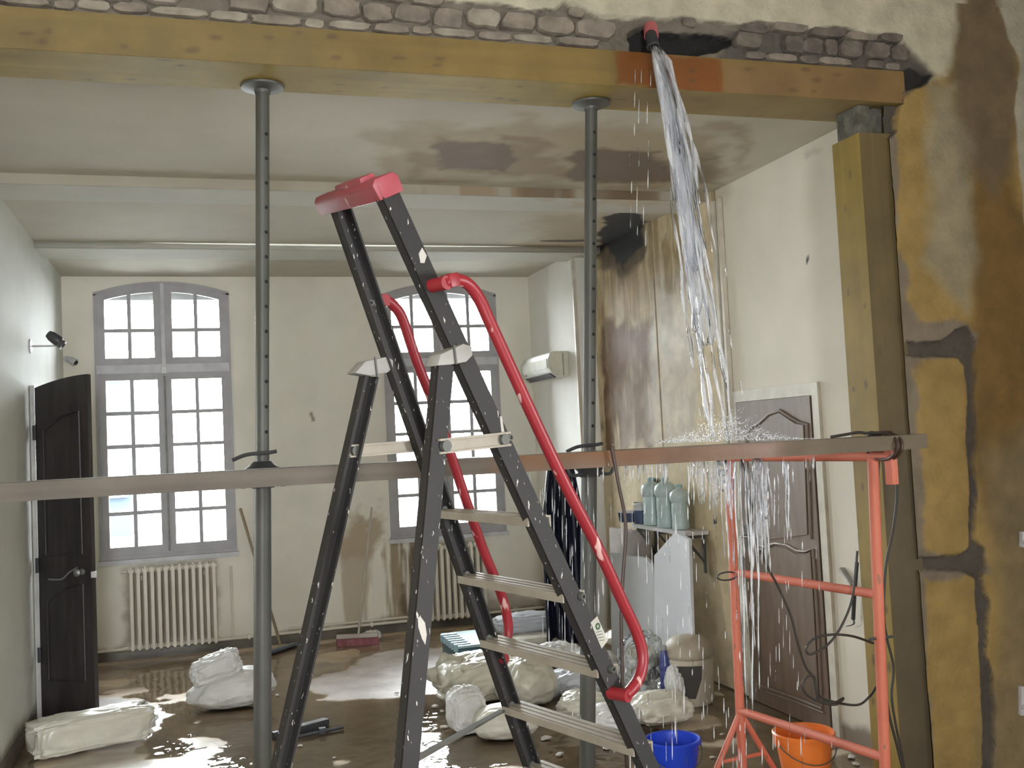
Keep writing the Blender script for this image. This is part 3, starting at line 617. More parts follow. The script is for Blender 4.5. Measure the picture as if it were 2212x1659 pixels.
# --- two adjustable steel props
def prop(pt, pb, label, zc_):
    pt, pb = np.array(pt), np.array(pb); base = pb.copy(); r = thing('steel_prop', label, 'prop', base, 'adjustable steel props under the lintel')
    ax = (pt-pb)/np.linalg.norm(pt-pb); pz = lambda z: pb+ax*((z-pb[2])/ax[2])
    MB().tube([pz(zc_-.05), pz(pt[2]-.008)], .0275, 18).build('inner_tube', M_steel, r, smooth=True)
    MB().tube([pz(.008), pz(zc_-.02)], .0345, 18).build('outer_tube', M_steel, r, smooth=True)
    MB().lathe(pz(pt[2]-.032), [(.03, 0), (.034, .012), (.085, .022), (.088, .03), (0, .03)], 20).build('top_plate', M_steel, r, smooth=True)
    MB().box(pz(0)-np.array([.07, .07, 0]), pz(0)+np.array([.07, .07, .01])).build('base_plate', M_steel, r)
    c = pz(zc_)
    MB().lathe(c, [(.030, -.06), (.045, -.06), (.052, -.035), (.078, -.012), (.081, 0), (.078, .012), (.05, .03), (.036, .045), (.03, .045)], 22, close=False).build('collar_nut', M_iron, r, smooth=True)
    for s in (-1, 1):
        h = curve([c+np.array([.04*s, -.02, -.045]), c+np.array([.085*s, -.02, -.050]), c+np.array([.105*s, -.02, -.025]), c+np.array([.10*s, -.02, .0]), c+np.array([.075*s, -.02, .003])], 5)
        MB().tube(h, .0075, 8).build('collar_handle', M_iron, r, smooth=True)
    MB().tube(curve([c+np.array([-.115, -.035, .055]), c+np.array([-.06, -.04, .074]), c+np.array([.02, -.036, .078]), c+np.array([.055, -.03, .082])], 6), .0075, 8).build('locking_pin', M_iron, r, smooth=True)
    z = zc_+.16; hm = None
    view = np.array([-pb[0], -pb[1], 0]); view /= np.linalg.norm(view); sd = np.array([-view[1], view[0], 0]); dirn = view*.84+sd*(.54)
    dirn /= np.linalg.norm(dirn)
    while z < pt[2]-.12:
        if hm is None:
            hm = MB().tube([pz(z)+dirn*.0272, pz(z)+dirn*.0284], .0075, 10).build('pin_hole', M_hole, r); z0 = z
        else:
            o = hm.copy(); col.objects.link(o); o.parent = r; o.location = tuple(pz(z)-pz(z0))
        z += .1
    return r
zt = LZ0-.002
def pline(xt, yt, xb, yb, Y):
    a, b = on(xt, yt, 1, Y), on(xb, yb, 1, Y); d = (a-b)/(a[2]-b[2]); return b+d*(zt-b[2]), b+d*(0-b[2])
pt, pb = pline(567, 230, 567, 1600, 4.165); prop(pt, pb, 'grey steel prop left of the ladder with dark collar behind the plank', 1.665)
pt, pb = pline(1277, 240, 1269, 1600, 4.15); prop(pt, pb, 'grey steel prop right of the ladder beside the falling water', 1.63)

# --- plank across the opening
M_plank = vcmat('scaffold_plank', rough=.7, wet=.18, nscale=6, amt=.2, bump=.3, bscale=25)
plank = thing('plank', 'long weathered plank lying level across the opening, dripping with water', 'plank', (.9, 3.53, 1.632))
KX0, KX1, KY0, KY1, KZ0, KZ1 = -1.45, 2.825, 3.45, 3.63, 1.632, 1.690
kf = lambda px: pp(px, 1, KY0, 0, 2, KX0, KZ0)
grid('front_edge', (KX0, KY0, KZ0), (1, 0, 0), (0, 0, 1), KX1-KX0, KZ1-KZ0, 320, 8, (.145, .122, .097),
     [dict(p=kf([(1080, 960), (1560, 930), (1700, 930), (1700, 1010), (1080, 1030)]), c=(.17, .068, .019), soft=.12, wob=.05, ws=4, a=.95, dry=.25),
      dict(p=kf([(1720, 900), (2100, 900), (2100, 1000), (1720, 1010)]), c=(.13, .098, .055), soft=.1, wob=.05, a=.8)], M_plank, parent=plank, tint=lambda u, v: .8+.4*fbm(u*1.5, v*60, s=6),
     back=[((0, 0), (KX1-KX0, KZ1-KZ0, (-(KY1-KY0), -.002)))])
grid('top_face', (KX0, KY0, KZ1+.001), (1, 0, 0), (0, 1, 0), KX1-KX0, KY1-KY0, 300, 16, (.19, .16, .125), [dict(p=[(2.4, -.1), (3.9, -.1), (3.9, .4), (2.4, .4)], c=(.25, .19, .13), soft=.2, wob=.1, dry=.05)], M_plank, parent=plank, tint=lambda u, v: .8+.4*fbm(u*1.5, v*40, s=7))

# --- stepladder
TH = math.radians(-27.7); LU = np.array([math.sin(TH), math.cos(TH), 0]); LP = np.array([LU[1], -LU[0], 0]); LQ = dep(1290, 1440, 2.75)
def lpt(x, y, b0, k):
    d = ray(x, y); n = LU-k*np.array([0, 0, 1]); return CAM+d*((b0-k*1.1+LQ@n-CAM@n)/(d@n))
KT = .07
M_rail = None
def paint_spatter(name, c, c2, spl, scale, stretch, lo, rough=.45):
    m_, nt, b = newmat(name); N = nt.nodes; L = nt.links; b.inputs['Roughness'].default_value = rough
    tc = N.new('ShaderNodeTexCoord'); mp = N.new('ShaderNodeMapping'); mp.inputs['Scale'].default_value = stretch; L.new(tc.outputs['Object'], mp.inputs['Vector'])
    nz = N.new('ShaderNodeTexNoise'); nz.inputs['Scale'].default_value = scale; nz.inputs['Detail'].default_value = 2; L.new(mp.outputs[0], nz.inputs['Vector'])
    r = N.new('ShaderNodeValToRGB'); e = r.color_ramp.elements; e[0].position = lo; e[1].position = lo+.025; e[0].color = (0, 0, 0, 1); e[1].color = (1, 1, 1, 1); L.new(nz.outputs['Fac'], r.inputs['Fac'])
    n2 = N.new('ShaderNodeTexNoise'); n2.inputs['Scale'].default_value = 5; L.new(tc.outputs['Object'], n2.inputs['Vector'])
    m1 = N.new('ShaderNodeMix'); m1.data_type = 'RGBA'; m1.inputs['A'].default_value = (*c, 1); m1.inputs['B'].default_value = (*c2, 1); L.new(n2.outputs['Fac'], m1.inputs['Factor'])
    m2 = N.new('ShaderNodeMix'); m2.data_type = 'RGBA'; m2.inputs['B'].default_value = (*spl, 1); L.new(m1.outputs['Result'], m2.inputs['A']); L.new(r.outputs['Color'], m2.inputs['Factor'])
    L.new(m2.outputs['Result'], b.inputs['Base Color']); return m_
M_rail = paint_spatter('black_rail', (.013, .0125, .014), (.034, .030, .027), (.55, .52, .47), 120, (1, 1, .3), .685, .62)
M_red = paint_spatter('red_tube', (.30, .020, .028), (.24, .015, .022), (.62, .36, .33), 24, (1, 1, .25), .66, .4)
M_step = mat('grey_aluminium', (.38, .335, .27), .55, .1, c2=(.31, .27, .215), scale=12)
M_joint = mat('grey_hinge_plastic', (.36, .345, .32), .5, c2=(.30, .285, .26))
M_cap = paint_spatter('red_cap', (.36, .05, .06), (.25, .05, .07), (.60, .42, .38), 16, (1, 1, .6), .66, .5)
lad = thing('stepladder', 'black stepladder with red handrails and paint splashes standing before the opening', 'ladder', (1.0, 2.75, 0))
def rail_line(pa, pb_):
    d = (pa-pb_)/(pa[2]-pb_[2]); return lambda z: pb_+d*(z-pb_[2])
nf = rail_line(lpt(845, 425, 0, KT), lpt(1398, 1640, 0, KT)); ff_ = rail_line(lpt(735, 465, .42, -KT), lpt(1143, 1650, .42, -KT))
nr = rail_line(lpt(957, 775, 0, KT), lpt(877, 1659, 0, KT)); fr2 = rail_line(lpt(803, 790, .42, -KT), lpt(607, 1659, .42, -KT))
zn = lpt(829, 393, 0, KT)[2]; zf = lpt(716, 425, .42, -KT)[2]
def chan(line, z0, z1, w_, side, name):
    """C-section rail: web plus two flanges"""
    p, q = line(z0), line(z1); t = (q-p)/np.linalg.norm(q-p); wdir = np.cross(t, LU); wdir /= np.linalg.norm(wdir); mb = MB()
    mb.bar(p, q, w_, .006, wdir)
    for s in (-1, 1): mb.bar(p+wdir*s*(w_/2-.003)+LU*side*.013, q+wdir*s*(w_/2-.003)+LU*side*.013, .006, .026, wdir)
    return mb.build(name, M_rail, lad)
def whole(line, z0, z1, w_, side, name): return chan(line, z0, z1, w_, side, name)
HZn, HZf = lpt(985, 770, 0, KT)[2], lpt(825, 795, .42, -KT)[2]
whole(nf, .02, zn, .052, 1, 'front_rail'); whole(ff_, .02, zf, .052, -1, 'front_rail')
def shift(line, v): return lambda z: line(z)+np.array(v)
whole(shift(nr, -LU*.012), .02, HZn-.02, .046, 1, 'rear_leg'); whole(shift(fr2, LU*.012), .02, HZf-.02, .046, -1, 'rear_leg')
for ln, s in ((nf, -1), (ff_, 1), (nr, -1), (fr2, 1)):
    c = ln(.0); MB().box(c-np.array([.035, .03, 0]), c+np.array([.035, .03, .05])).build('rubber_foot', M_dark, lad, bevel=.006)
# steps between the front rails
zs_ = [lpt(x, y, 0, KT)[2] for x, y in ((1150, 1118), (1225, 1283), (1290, 1448), (1385, 1612))]
sp = (zs_[0]-zs_[3])/3
steps = zs_+[zs_[3]-sp*(k+1) for k in range(3) if zs_[3]-sp*(k+1) > .1]
for z in steps:
    a, b = nf(z)-LU*.0, ff_(z)+LU*.0; a = a+LU*.004; b = b-LU*.004
    dp = .085; off = LP*(.010)
    mb = MB(); e = (b-a)/np.linalg.norm(b-a)
    pr = [(-.040, 0), (.045, 0), (.045, -.030), (.039, -.030), (.039, -.004), (-.034, -.004), (-.034, -.022), (-.040, -.022)]
    mb.prism([a+off+LP*x+np.array([0, 0, y]) for x, y in pr], b-a)
    st = mb.build('step', M_step, lad)
    for k in range(3):
        x = -.024+k*.026; MB().bar(a+off+LP*x+np.array([0, 0, .0005]), b+off+LP*x+np.array([0, 0, .0005]), .010, .0025, LP).build('tread_rib', M_step, st)
    for side_, p in ((-1, a), (1, b)):
        MB().lathe(p-LU*.006*(-side_)*-1+off*0, [(.0, -.006), (.011, -.006), (.013, 0), (.011, .006), (.0, .006)], 14, axis=LU).build('step_rivet', M_steel, lad, smooth=True)
for x, y, b0, k_ in ((947, 970, -.004, KT), (1098, 945, -.004, KT), (1320, 1400+45, -.004, KT), (1255, 1288, -.004, KT), (798, 655, .412, -KT), (1038, 1258, .412, -KT)):
    p = lpt(x, y, b0, k_); MB().lathe(p, [(.005, -.010), (.009, -.010), (.011, -.004), (.011, .002)], 14, axis=LU).build('rail_rivet', M_steel, lad, smooth=True)
# rear braces
def rear_bar(z, w_=.03):
    MB().bar(nr(z), fr2(z), .008, w_, LP).build('rear_brace', M_step, lad)
rear_bar(.55); rear_bar(.15)
MB().bar(lpt(880, 1650, 0, KT), lpt(1085, 1535, .42, -KT), .006, .022, (0, 0, 1)).build('rear_brace', mat('matte_bar', (.17, .16, .14), .85, spec=.1), lad)
# spreader arms at platform height
for a_, b_ in ((lpt(945, 965, -.012, KT), lpt(1098, 948, -.012, KT)), (lpt(752, 975, .43, -KT), lpt(915, 962, .43, -KT))):
    s_ = MB(); t = (b_-a_)/np.linalg.norm(b_-a_); s_.bar(a_, b_, .030, .004, (0, 0, 1)); s_.bar(a_+np.array([0, 0, -.015]), b_+np.array([0, 0, -.015]), .005, .02, (0, 0, 1)); s_.bar(a_+np.array([0, 0, .015]), b_+np.array([0, 0, .015]), .005, .02, (0, 0, 1))
    sb = s_.build('spreader_arm', M_step, lad)
    for p in (a_, b_): MB().lathe(p+t*.02*(1 if p is a_ else -1), [(0, -.012), (.014, -.012), (.016, .0), (.012, .012), (0, .012)], 12, axis=LU).build('spreader_bolt', M_steel, sb, smooth=True)
# hinge blocks
for pts, b0, k_, sg in ((((945, 790), (952, 765), (1002, 742), (1020, 748), (1022, 768), (1008, 782), (975, 788)), -.022, KT, 1), (((767, 806), (790, 780), (838, 770), (850, 778), (850, 795), (838, 805), (800, 812)), .398, -KT, 1)):
    poly = [lpt(x, y, b0, k_) for x, y in pts]; hb = MB().prism(poly, LU*.042).build('hinge_block', M_joint, lad, bevel=.004)
    p0, p1 = pts[2], pts[0]; cx, cy = (p0[0]*.55+p1[0]*.45), (pts[2][1]+pts[6][1])/2
    MB().bar(lpt(cx+4, cy-20, b0-.002, k_), lpt(cx+9, cy+22, b0-.002, k_), .005, .004, LP).build('hinge_seam', M_steel, hb)
# red cap at the very top
cA, cB = nf(zn), ff_(zf)
capm = MB(); e = (cB-cA)/np.linalg.norm(cB-cA); tdir = nf(zn)-nf(zn-.1); tdir /= np.linalg.norm(tdir); wd_ = np.cross(tdir, e); wd_ /= np.linalg.norm(wd_)
prof = [(-.033, -.036), (.033, -.036), (.035, .004), (.024, .016), (-.024, .016), (-.035, .004)]
capm.prism([cA-e*.012+wd_*a+tdir*b for a, b in prof], (cB-cA)+e*.10); cap_o = capm.build('top_cap', M_cap, lad, bevel=.008)
MB().prism([cA+e*.10+wd_*a+tdir*b for a, b in [(-.022, .014), (.022, .014), (.019, .028), (-.019, .028)]], (cB-cA)*.52).build('tool_tray_rim', M_cap, cap_o, bevel=.005)
# red handrails
hn = [(958, 612), (975, 604), (1005, 610), (1032, 640), (1060, 700), (1110, 810), (1170, 940), (1230, 1065), (1290, 1180), (1345, 1300), (1375, 1365), (1388, 1415), (1382, 1460), (1365, 1488), (1350, 1502)]
hf = [(810, 652), (830, 648), (850, 660), (870, 690), (900, 780), (940, 880), (975, 985), (1010, 1090), (1045, 1190), (1078, 1270), (1094, 1325), (1098, 1365), (1088, 1400), (1068, 1420)]
for pts, b0, k_ in ((hn, -.045, KT), (hf, .455, -KT)):
    P_ = curve([lpt(x, y, b0, k_) for x, y in pts], 6); hr = MB().tube(P_, .0155, 14).build('handrail', M_red, lad, smooth=True)
    for q, (x, y) in ((P_[0], pts[0]), (P_[-1], pts[-1])):
        s = 1 if b0 < 0 else -1
        MB().tube([q-LU*s*.012, q+LU*s*.05], .017, 12).build('handrail_bracket', M_red, hr, smooth=True)
    MB().bar(P_[2], P_[8], .033, .033, LU).build('handrail_sleeve', M_red, hr, bevel=.004)
# splashes of dried paint and the sticker
M_chip = mat('dried_paint', (.55, .51, .46), .7)
for pts, b0, k_ in (([(903, 1335), (908, 1331), (918, 1345), (922, 1370), (919, 1393), (912, 1380), (904, 1355)], -.0165, KT), ([(905, 548), (912, 535), (922, 552), (917, 568), (909, 568)], -.0045, KT), ([(1080, 900), (1084, 898), (1092, 950), (1086, 955)], -.0045, KT)):
    MB().prism([lpt(x, y, b0, k_) for x, y in pts], LU*.0015).build('paint_splash', M_chip, lad)
sk = MB().prism([lpt(x, y, -.0045, KT) for x, y in ((1276, 1345), (1290, 1331), (1313, 1383), (1300, 1401))], LU*.0012).build('sticker', mat('sticker_paper', (.52, .50, .42), .5), lad)
MB().lathe(lpt(1292, 1353, -.0062, KT), [(.0045, 0), (.009, 0), (.009, .001), (.0045, .001)], 18, axis=LU, close=False).build('sticker_emblem', mat('green_ink', (.03, .10, .04), .5), sk)
for k in range(4):
    a_, b_ = lpt(1288+k*2.2, 1366+k*6, -.0062, KT), lpt(1300+k*2.0, 1363+k*6.4, -.0062, KT); MB().bar(a_, b_, .0014, .0005, (0, 0, 1)).build('sticker_line', mat('grey_ink', (.10, .11, .10), .6), sk)

# --- orange trestle frame
M_or = paint_spatter('faded_orange', (.64, .19, .12), (.54, .135, .08), (.34, .14, .09), 30, (1, 1, .5), .70, .55)
N0 = on(1885, 985, 1, 3.62); N1 = on(1912, 1659, 1, 3.62); dnear = (RM[2])@(on(1895, 1285, 1, 3.62)-CAM)
F0 = dep(1585, 1235, dnear/.824); fd = np.array([F0[0]-on(1895, 1285, 1, 3.62)[0], F0[1]-3.62, 0])
tr = thing('trestle_frame', 'faded orange tubular trestle frame under the right end of the plank', 'trestle', (N0[0]+fd[0]/2, N0[1]+fd[1]/2, 0))
nd = (N0-N1)/(N0-N1)[2]; ZT = KZ0-.024
na = lambda z: N0+nd*(z-N0[2])
fa = lambda z: na(z)+np.array([fd[0], fd[1], 0]) if z is not None else None
for ln in (na, lambda z: np.array([F0[0], F0[1], z])+np.array([nd[0], nd[1], 0])*(z-F0[2])*.5):
    leg = MB().tube([ln(.02), ln(ZT)], .0225, 14).build('leg', M_or, tr, smooth=True); fe = fd/np.linalg.norm(fd); sd = np.array([-fe[1], fe[0], 0])
    for s in (-1, 1):
        MB().tube([ln(.34), ln(.0)+sd*s*.20+np.array([0, 0, .018])], .015, 10).build('splayed_foot', M_or, tr, smooth=True)
    MB().tube([ln(.12)+sd*.12, ln(.12)-sd*.12], .010, 8).build('foot_tie', M_or, tr, smooth=True)
    vd = np.array([-ln(1)[0], -ln(1)[1], 0]); vd /= np.linalg.norm(vd)
    for k in range(6 if ln is na else 4): MB().tube([ln(1.50-.105*k)+vd*.0195, ln(1.50-.105*k)+vd*.0215], .0062, 10).build('pin_hole', mat('hole_rust', (.10, .02, .012), .8), leg)
fl_ = lambda z: np.array([F0[0], F0[1], z])+np.array([nd[0], nd[1], 0])*(z-F0[2])*.5
fe = fd/np.linalg.norm(fd)
for z1, z2, r_ in ((on(1890, 1285, 1, 3.62)[2], dep(1585, 1236, dnear/.824)[2], .020), (on(1905, 1638, 1, 3.62)[2], dep(1600, 1530, dnear/.824)[2], .020)):
    MB().tube([na(z1), fl_(z2)], r_, 12).build('cross_bar', M_or, tr, smooth=True)
tb0, tb1 = na(ZT-.002)-fe*.10, fl_(ZT-.002)+fe*.06
MB().tube([tb0, tb1], .021, 14).build('top_bar', M_or, tr, smooth=True)
MB().bar(tb0+np.array([0, 0, .03]), tb0+np.array([0, 0, -.115]), .040, .034, fe).build('end_bracket', M_or, tr, bevel=.004)
MB().tube([na(.86)-np.array([.05, 0, 0]), na(.86)+np.array([.06, 0, 0])], .006, 8).build('locking_pin', M_iron, tr, smooth=True)
hoop = [np.array(fl_(1.02))+np.array([.055*math.cos(a)-.055, -.03, .02*math.sin(a)]) for a in np.linspace(0, 6.0, 18)]
MB().tube(hoop, .004, 6).build('wire_hoop', M_iron, tr, smooth=True)

# --- cables
M_cab = mat('black_cable', (.035, .028, .022), .55); M_cabb = mat('brown_cable', (.06, .033, .022), .5)
def cable(name, label, pts, r_, mt=M_cab, n=8, grp='loose cables around the trestle'):
    o = MB().tube(curve(pts, n), r_, 8).build(name, mt, smooth=True); return tag(o, label, 'cable', grp)
Yc = 3.60
pz_ = lambda L_, Y: [on(x, y, 1, Y) for x, y in L_]
cable('cable', 'long dark cable drooping across the brown door to a tangle by the trestle leg',
      pz_([(1600, 985), (1612, 1040), (1628, 1110), (1650, 1205), (1682, 1270), (1708, 1330), (1722, 1385), (1740, 1440), (1757, 1462), (1762, 1490), (1770, 1512), (1800, 1518), (1822, 1508), (1805, 1522), (1772, 1516), (1742, 1500), (1733, 1480), (1745, 1460), (1760, 1464), (1765, 1495), (1790, 1513), (1850, 1523), (1878, 1505), (1893, 1483)], 3.78), .0052)
cable('cable', 'dark cable loop hanging free in front of the pale wall between door and post', pz_([(1852, 1190), (1846, 1260), (1836, 1310), (1812, 1362), (1785, 1395), (1752, 1413), (1741, 1402), (1758, 1380), (1795, 1371), (1840, 1374), (1886, 1389)], 3.70), .0052)
cable('cable', 'twisted dark cable running straight down behind the trestle leg', pz_([(1898, 985), (1896, 1060), (1899, 1180), (1902, 1300), (1905, 1420), (1918, 1530), (1940, 1620), (1958, 1700), (1968, 1800)], 3.68), .006)
cable('cable', 'dark cable hanging from the bracket along the timber post', pz_([(1936, 1000), (1937, 1080), (1928, 1150), (1914, 1220), (1909, 1310), (1914, 1370), (1930, 1440), (1926, 1500), (1934, 1560), (1950, 1640), (1962, 1720)], 3.72), .0055)
cable('cable', 'brown cable hanging from the plank down past the white boards to the floor', pz_([(1322, 966), (1328, 1000), (1338, 1055), (1349, 1110), (1352, 1160), (1346, 1240), (1342, 1330), (1344, 1430), (1348, 1560), (1356, 1680), (1362, 1750)], 3.43), .0068, M_cabb)
tie = []
for t in np.linspace(0, 2*math.pi*2.3, 46):
    tie.append(np.array([na(1.62)[0]-.03+.012*t*.3+.004*math.sin(3*t), (KY0+KY1)/2+(.105)*math.cos(t), (KZ0+KZ1)/2-.012+.055*math.sin(t)]))
cable('cord_tie', 'dark cord lashed around the plank end and trestle top', tie, .007, M_cabb, 2)
cable('cable', 'short black cable end lying on top of the plank near the post', [on(x, y, 1, 3.52) for x, y in ((1795, 944), (1830, 938), (1855, 934), (1872, 936), (1884, 934), (1895, 937))], .006)

# --- buckets
def bucket(label, c, r1, r0, h, colr):
    c = np.array([c[0], c[1], .006]); b = thing('bucket', label, 'bucket', c, 'plastic buckets catching the water'); m_ = mat('plastic_%s' % ('a' if colr[2] > .3 else 'b'), colr, .38, c2=tuple(v*.9 for v in colr))
    MB().lathe(c, [(0, .0), (r0, 0), (r0+(r1-r0)*.5, h*.5), (r1, h), (r1-.005, h), (r0+(r1-r0)*.5-.004, h*.5), (r0-.004, .006), (0, .006)], 40).build('body', m_, b, smooth=True)
    MB().lathe(c, [(r1-.002, h-.018), (r1+.008, h-.016), (r1+.010, h-.002), (r1+.004, h+.004), (r1-.006, h+.001)], 40).build('rim', m_, b, smooth=True)
    for s in (-1, 1): MB().box(c+np.array([s*(r1+.006)-.012, -.018, h-.045]), c+np.array([s*(r1+.006)+.012, .018, h-.008])).build('handle_lug', m_, b, bevel=.004)
    hd = [c+np.array([(r1+.014)*math.cos(a), -(r1*1.02)*math.sin(a)*.93, h-.025-.10*math.sin(a)]) for a in np.linspace(0, math.pi, 20)]
    MB().tube(hd, .003, 6).build('handle', M_steel, b, smooth=True)
p = dep(1452, 1590, 4.9); bucket('bright blue plastic bucket on the flooded floor beside the ladder', p, .128, .092, .27, (.012, .05, .50))
p = dep(1736, 1586, 4.98); bucket('orange plastic bucket standing behind the lowest trestle bar', p, .142, .105, .25, (.80, .20, .035))

# --- radiators
M_rad = mat('cream_enamel', (.78, .735, .64), .4, c2=(.70, .65, .55), scale=3)
def radiator(label, x0, x1, n, z0, z1):
    r = thing('radiator', label, 'radiator', ((x0+x1)/2, YB-.10, z0), 'cast column radiators below the windows'); pit = (x1-x0)/n
    for i in range(n):
        x = x0+pit*(i+.5); mb = MB()
        mb.prism([(x+.018*math.copysign(abs(math.cos(t_))**.45, math.cos(t_)), YB-.12+.052*math.copysign(abs(math.sin(t_))**.45, math.sin(t_)), z0+.03) for t_ in np.linspace(0, 2*math.pi, 13)[:-1]], (0, 0, z1-z0-.06))
        for zz in (z0+.03, z1-.03):
            mb.lathe((x-pit*.46, YB-.12, zz), [(.0, 0), (.020, 0), (.023, pit*.25), (.023, pit*.65), (.020, pit*.92), (0, pit*.92)], 10, axis=(1, 0, 0))
            mb.tube([(x, YB-.168, zz), (x, YB-.07, zz)], [.0165, .0165], 10)
            e_ = .012 if zz > z0+.1 else -.012
            mb.tube([(x, YB-.165, zz+e_), (x, YB-.145, zz+e_*1.6), (x, YB-.095, zz+e_*1.6), (x, YB-.073, zz+e_)], [.012, .017, .017, .012], 8)
        mb.build('column', M_rad, r, smooth=True)
    MB().tube([(x0-.005, YB-.12, z1-.03), (x0-.06, YB-.12, z1-.035)], .012, 8).build('valve', M_rad, r, smooth=True)
    MB().tube([(x0-.005, YB-.12, z0+.03), (x0-.05, YB-.12, z0+.03), (x0-.05, YB-.02, z0+.02)], .011, 8).build('tail_pipe', M_rad, r, smooth=True)
    for x in (x0+.1, x1-.1): MB().box((x-.012, YB-.06, z1-.12), (x+.012, YB-.001, z1-.08)).build('wall_bracket', M_rad, r)
radiator('cream column radiator under the left window', -.60, .14, 13, .09, .80)
radiator('cream column radiator under the right window behind the ladder', 2.02, 2.60, 10, .09, .79)
hp = thing('heating_pipe', 'pair of cream heating pipes running along the foot of the window wall', 'pipe', (1, YB-.03, .1))
MB().tube([(XL+.01, YB-.035, .098), (XA-.01, YB-.035, .098)], .013, 10).build('pipe', M_rad, hp, smooth=True)
MB().tube([(.75, YB-.035, .135), (2.0, YB-.035, .135)], .010, 10).build('pipe', M_rad, hp, smooth=True)
for x in (-.9, .4, .85, 1.5, 2.9): MB().box((x-.012, YB-.05, .08), (x+.012, YB-.001, .118)).build('pipe_clip', M_rad, hp)
vb = MB().tube([(.26, YB-.03, .10), (.26, YB-.03, .74)], .011, 8).build('riser_pipe', M_rad, hp, smooth=True)

# --- air conditioner on the end wall
M_ac = mat('cooler_plastic', (.70, .68, .58), .4)
ac = thing('air_conditioner', 'cream wall mounted air conditioner right of the second window', 'air conditioner', (XA, 8.85, 2.28))
ay0, ay1, az0, az1 = 8.52, 9.28, 2.285, 2.515
prof = [(0, 0), (-.11, .0), (-.165, .035), (-.195, .085), (-.198, .16), (-.175, .215), (-.14, az1-az0), (0, az1-az0)]
MB().prism([(XA-.002+a, ay0, az0+b) for a, b in prof], (0, ay1-ay0, 0)).build('body', M_ac, ac, bevel=.008)
MB().prism([(XA-.17, ay0+.03, az0+.034), (XA-.115, ay0+.03, az0-.003), (XA-.125, ay0+.03, az0-.006), (XA-.178, ay0+.03, az0+.03)], (0, ay1-ay0-.06, 0)).build('louvre', M_dark, ac)
MB().prism([(XA-.203, ay0+.02, az0+.08), (XA-.206, ay0+.02, az0+.165), (XA-.199, ay0+.02, az0+.165), (XA-.197, ay0+.02, az0+.08)], (0, ay1-ay0-.04, 0)).build('front_panel', M_ac, ac)
MB().box((XA-.06, ay0-.004, az0+.01), (XA-.05, ay0-.0005, az1-az0+az0-.02)).build('side_seam', mat('seam_grey', (.35, .34, .3), .6), ac)
MB().box((XA-.188, ay1-.09, az0+.052), (XA-.182, ay1-.06, az0+.062)).build('badge', M_dark, ac)

# --- spotlights
for label, base_, L_, px, cat in (('black spotlight on a white arm fixed to the left wall', on(64, 748, 0, XL), .17, None, 'spotlight'),):
    s = thing('wall_spotlight', label, 'spotlight', base_)
    MB().lathe(base_, [(0, 0), (.048, 0), (.048, .010), (.012, .016), (0, .016)], 18, axis=(1, 0, 0)).build('wall_plate', M_mull, s, smooth=True)
    MB().tube([base_+np.array([.012, 0, 0]), base_+np.array([L_, 0, 0])], .006, 8).build('arm', M_mull, s, smooth=True)
    hc = base_+np.array([L_, 0, .0])
    MB().lathe(hc+np.array([-.05, 0, .085]), [(0, 0), (.026, .0), (.036, .03), (.038, .085), (.032, .10), (0, .10)], 14, axis=(.75, -.1, -.62)).build('lamp_head', M_iron, s, smooth=True)
    MB().lathe(hc+np.array([.022, -.008, .020]), [(.012, 0), (.03, 0), (.034, .03), (.022, .034), (.016, .03)], 14, axis=(.75, -.1, -.62)).build('bezel', mat('lamp_grey', (.11, .11, .115), .4, .5), s, smooth=True)
    MB().tube(curve([hc+np.array([-.03, -.01, .02]), hc+np.array([.0, -.02, .06]), hc+np.array([.04, -.02, .03]), hc+np.array([.03, -.015, -.02])], 6), .005, 6).build('wire', M_iron, s, smooth=True)
b0 = on(148, 776, 1, YB); s = thing('wall_spotlight', 'small white spotlight on the window wall above the dark door', 'spotlight', b0)
MB().lathe(b0+np.array([-.01, -.002, 0]), [(0, 0), (.03, 0), (.03, .012), (0, .014)], 14, axis=(0, -1, 0)).build('wall_plate', M_mull, s, smooth=True)
MB().tube([b0+np.array([-.01, -.01, 0]), b0+np.array([.01, -.09, -.01])], .006, 8).build('arm', M_mull, s, smooth=True)
MB().lathe(b0+np.array([.0, -.09, .0]), [(0, 0), (.02, .0), (.03, .03), (.034, .08), (.03, .085), (0, .075)], 14, axis=(.8, -.3, -.5)).build('lamp_head', M_mull, s, smooth=True)
MB().lathe(b0+np.array([.068, -.115, -.042]), [(0, 0), (.02, 0), (.018, .012), (0, .016)], 12, axis=(.8, -.3, -.5)).build('bulb', M_dark, s, smooth=True)

# --- doors
M_ddoor = mat('dark_oak', (.040, .034, .032), .45, c2=(.022, .019, .018), scale=3, stretch=(6, 6, .8), bump=.15)
dA, dB = fl(90, 1560), fl(207, 1562); dA = np.array([XL+.035, dA[1], 0]); t = (dB-dA); Ld = np.linalg.norm(t); t /= Ld; nrm = np.array([-t[1], t[0], 0])
zr = on(185, 808, 1, dB[1])[2]; zl = on(78, 838, 1, dA[1])[2]
top = [(dA+t*Ld*s + np.array([0, 0, zl+(zr-zl)*(1-(1-s)**1.8)])) for s in np.linspace(0, 1, 9)]
d1 = struct(MB().prism([dA+np.array([0, 0, .012]), dB+np.array([0, 0, .012])]+top[::-1], nrm*.04).build('door_1', M_ddoor))
def dpt(s, z, o): return dA+t*Ld*s+np.array([0, 0, z])-nrm*o
for (s0, s1, z0, z1) in ((.16, .84, 1.12, 2.02), (.16, .84, .28, .86)):
    pts = [dpt(s0, z0, .004), dpt(s1, z0, .004), dpt(s1, z1+.06, .004), dpt((s0+s1)/2, z1+.03, .004), dpt(s0, z1-.06, .004), dpt(s0, z0, .004)]
    MB().tube(pts, .008, 6).build('panel_moulding', M_ddoor, d1, smooth=True)
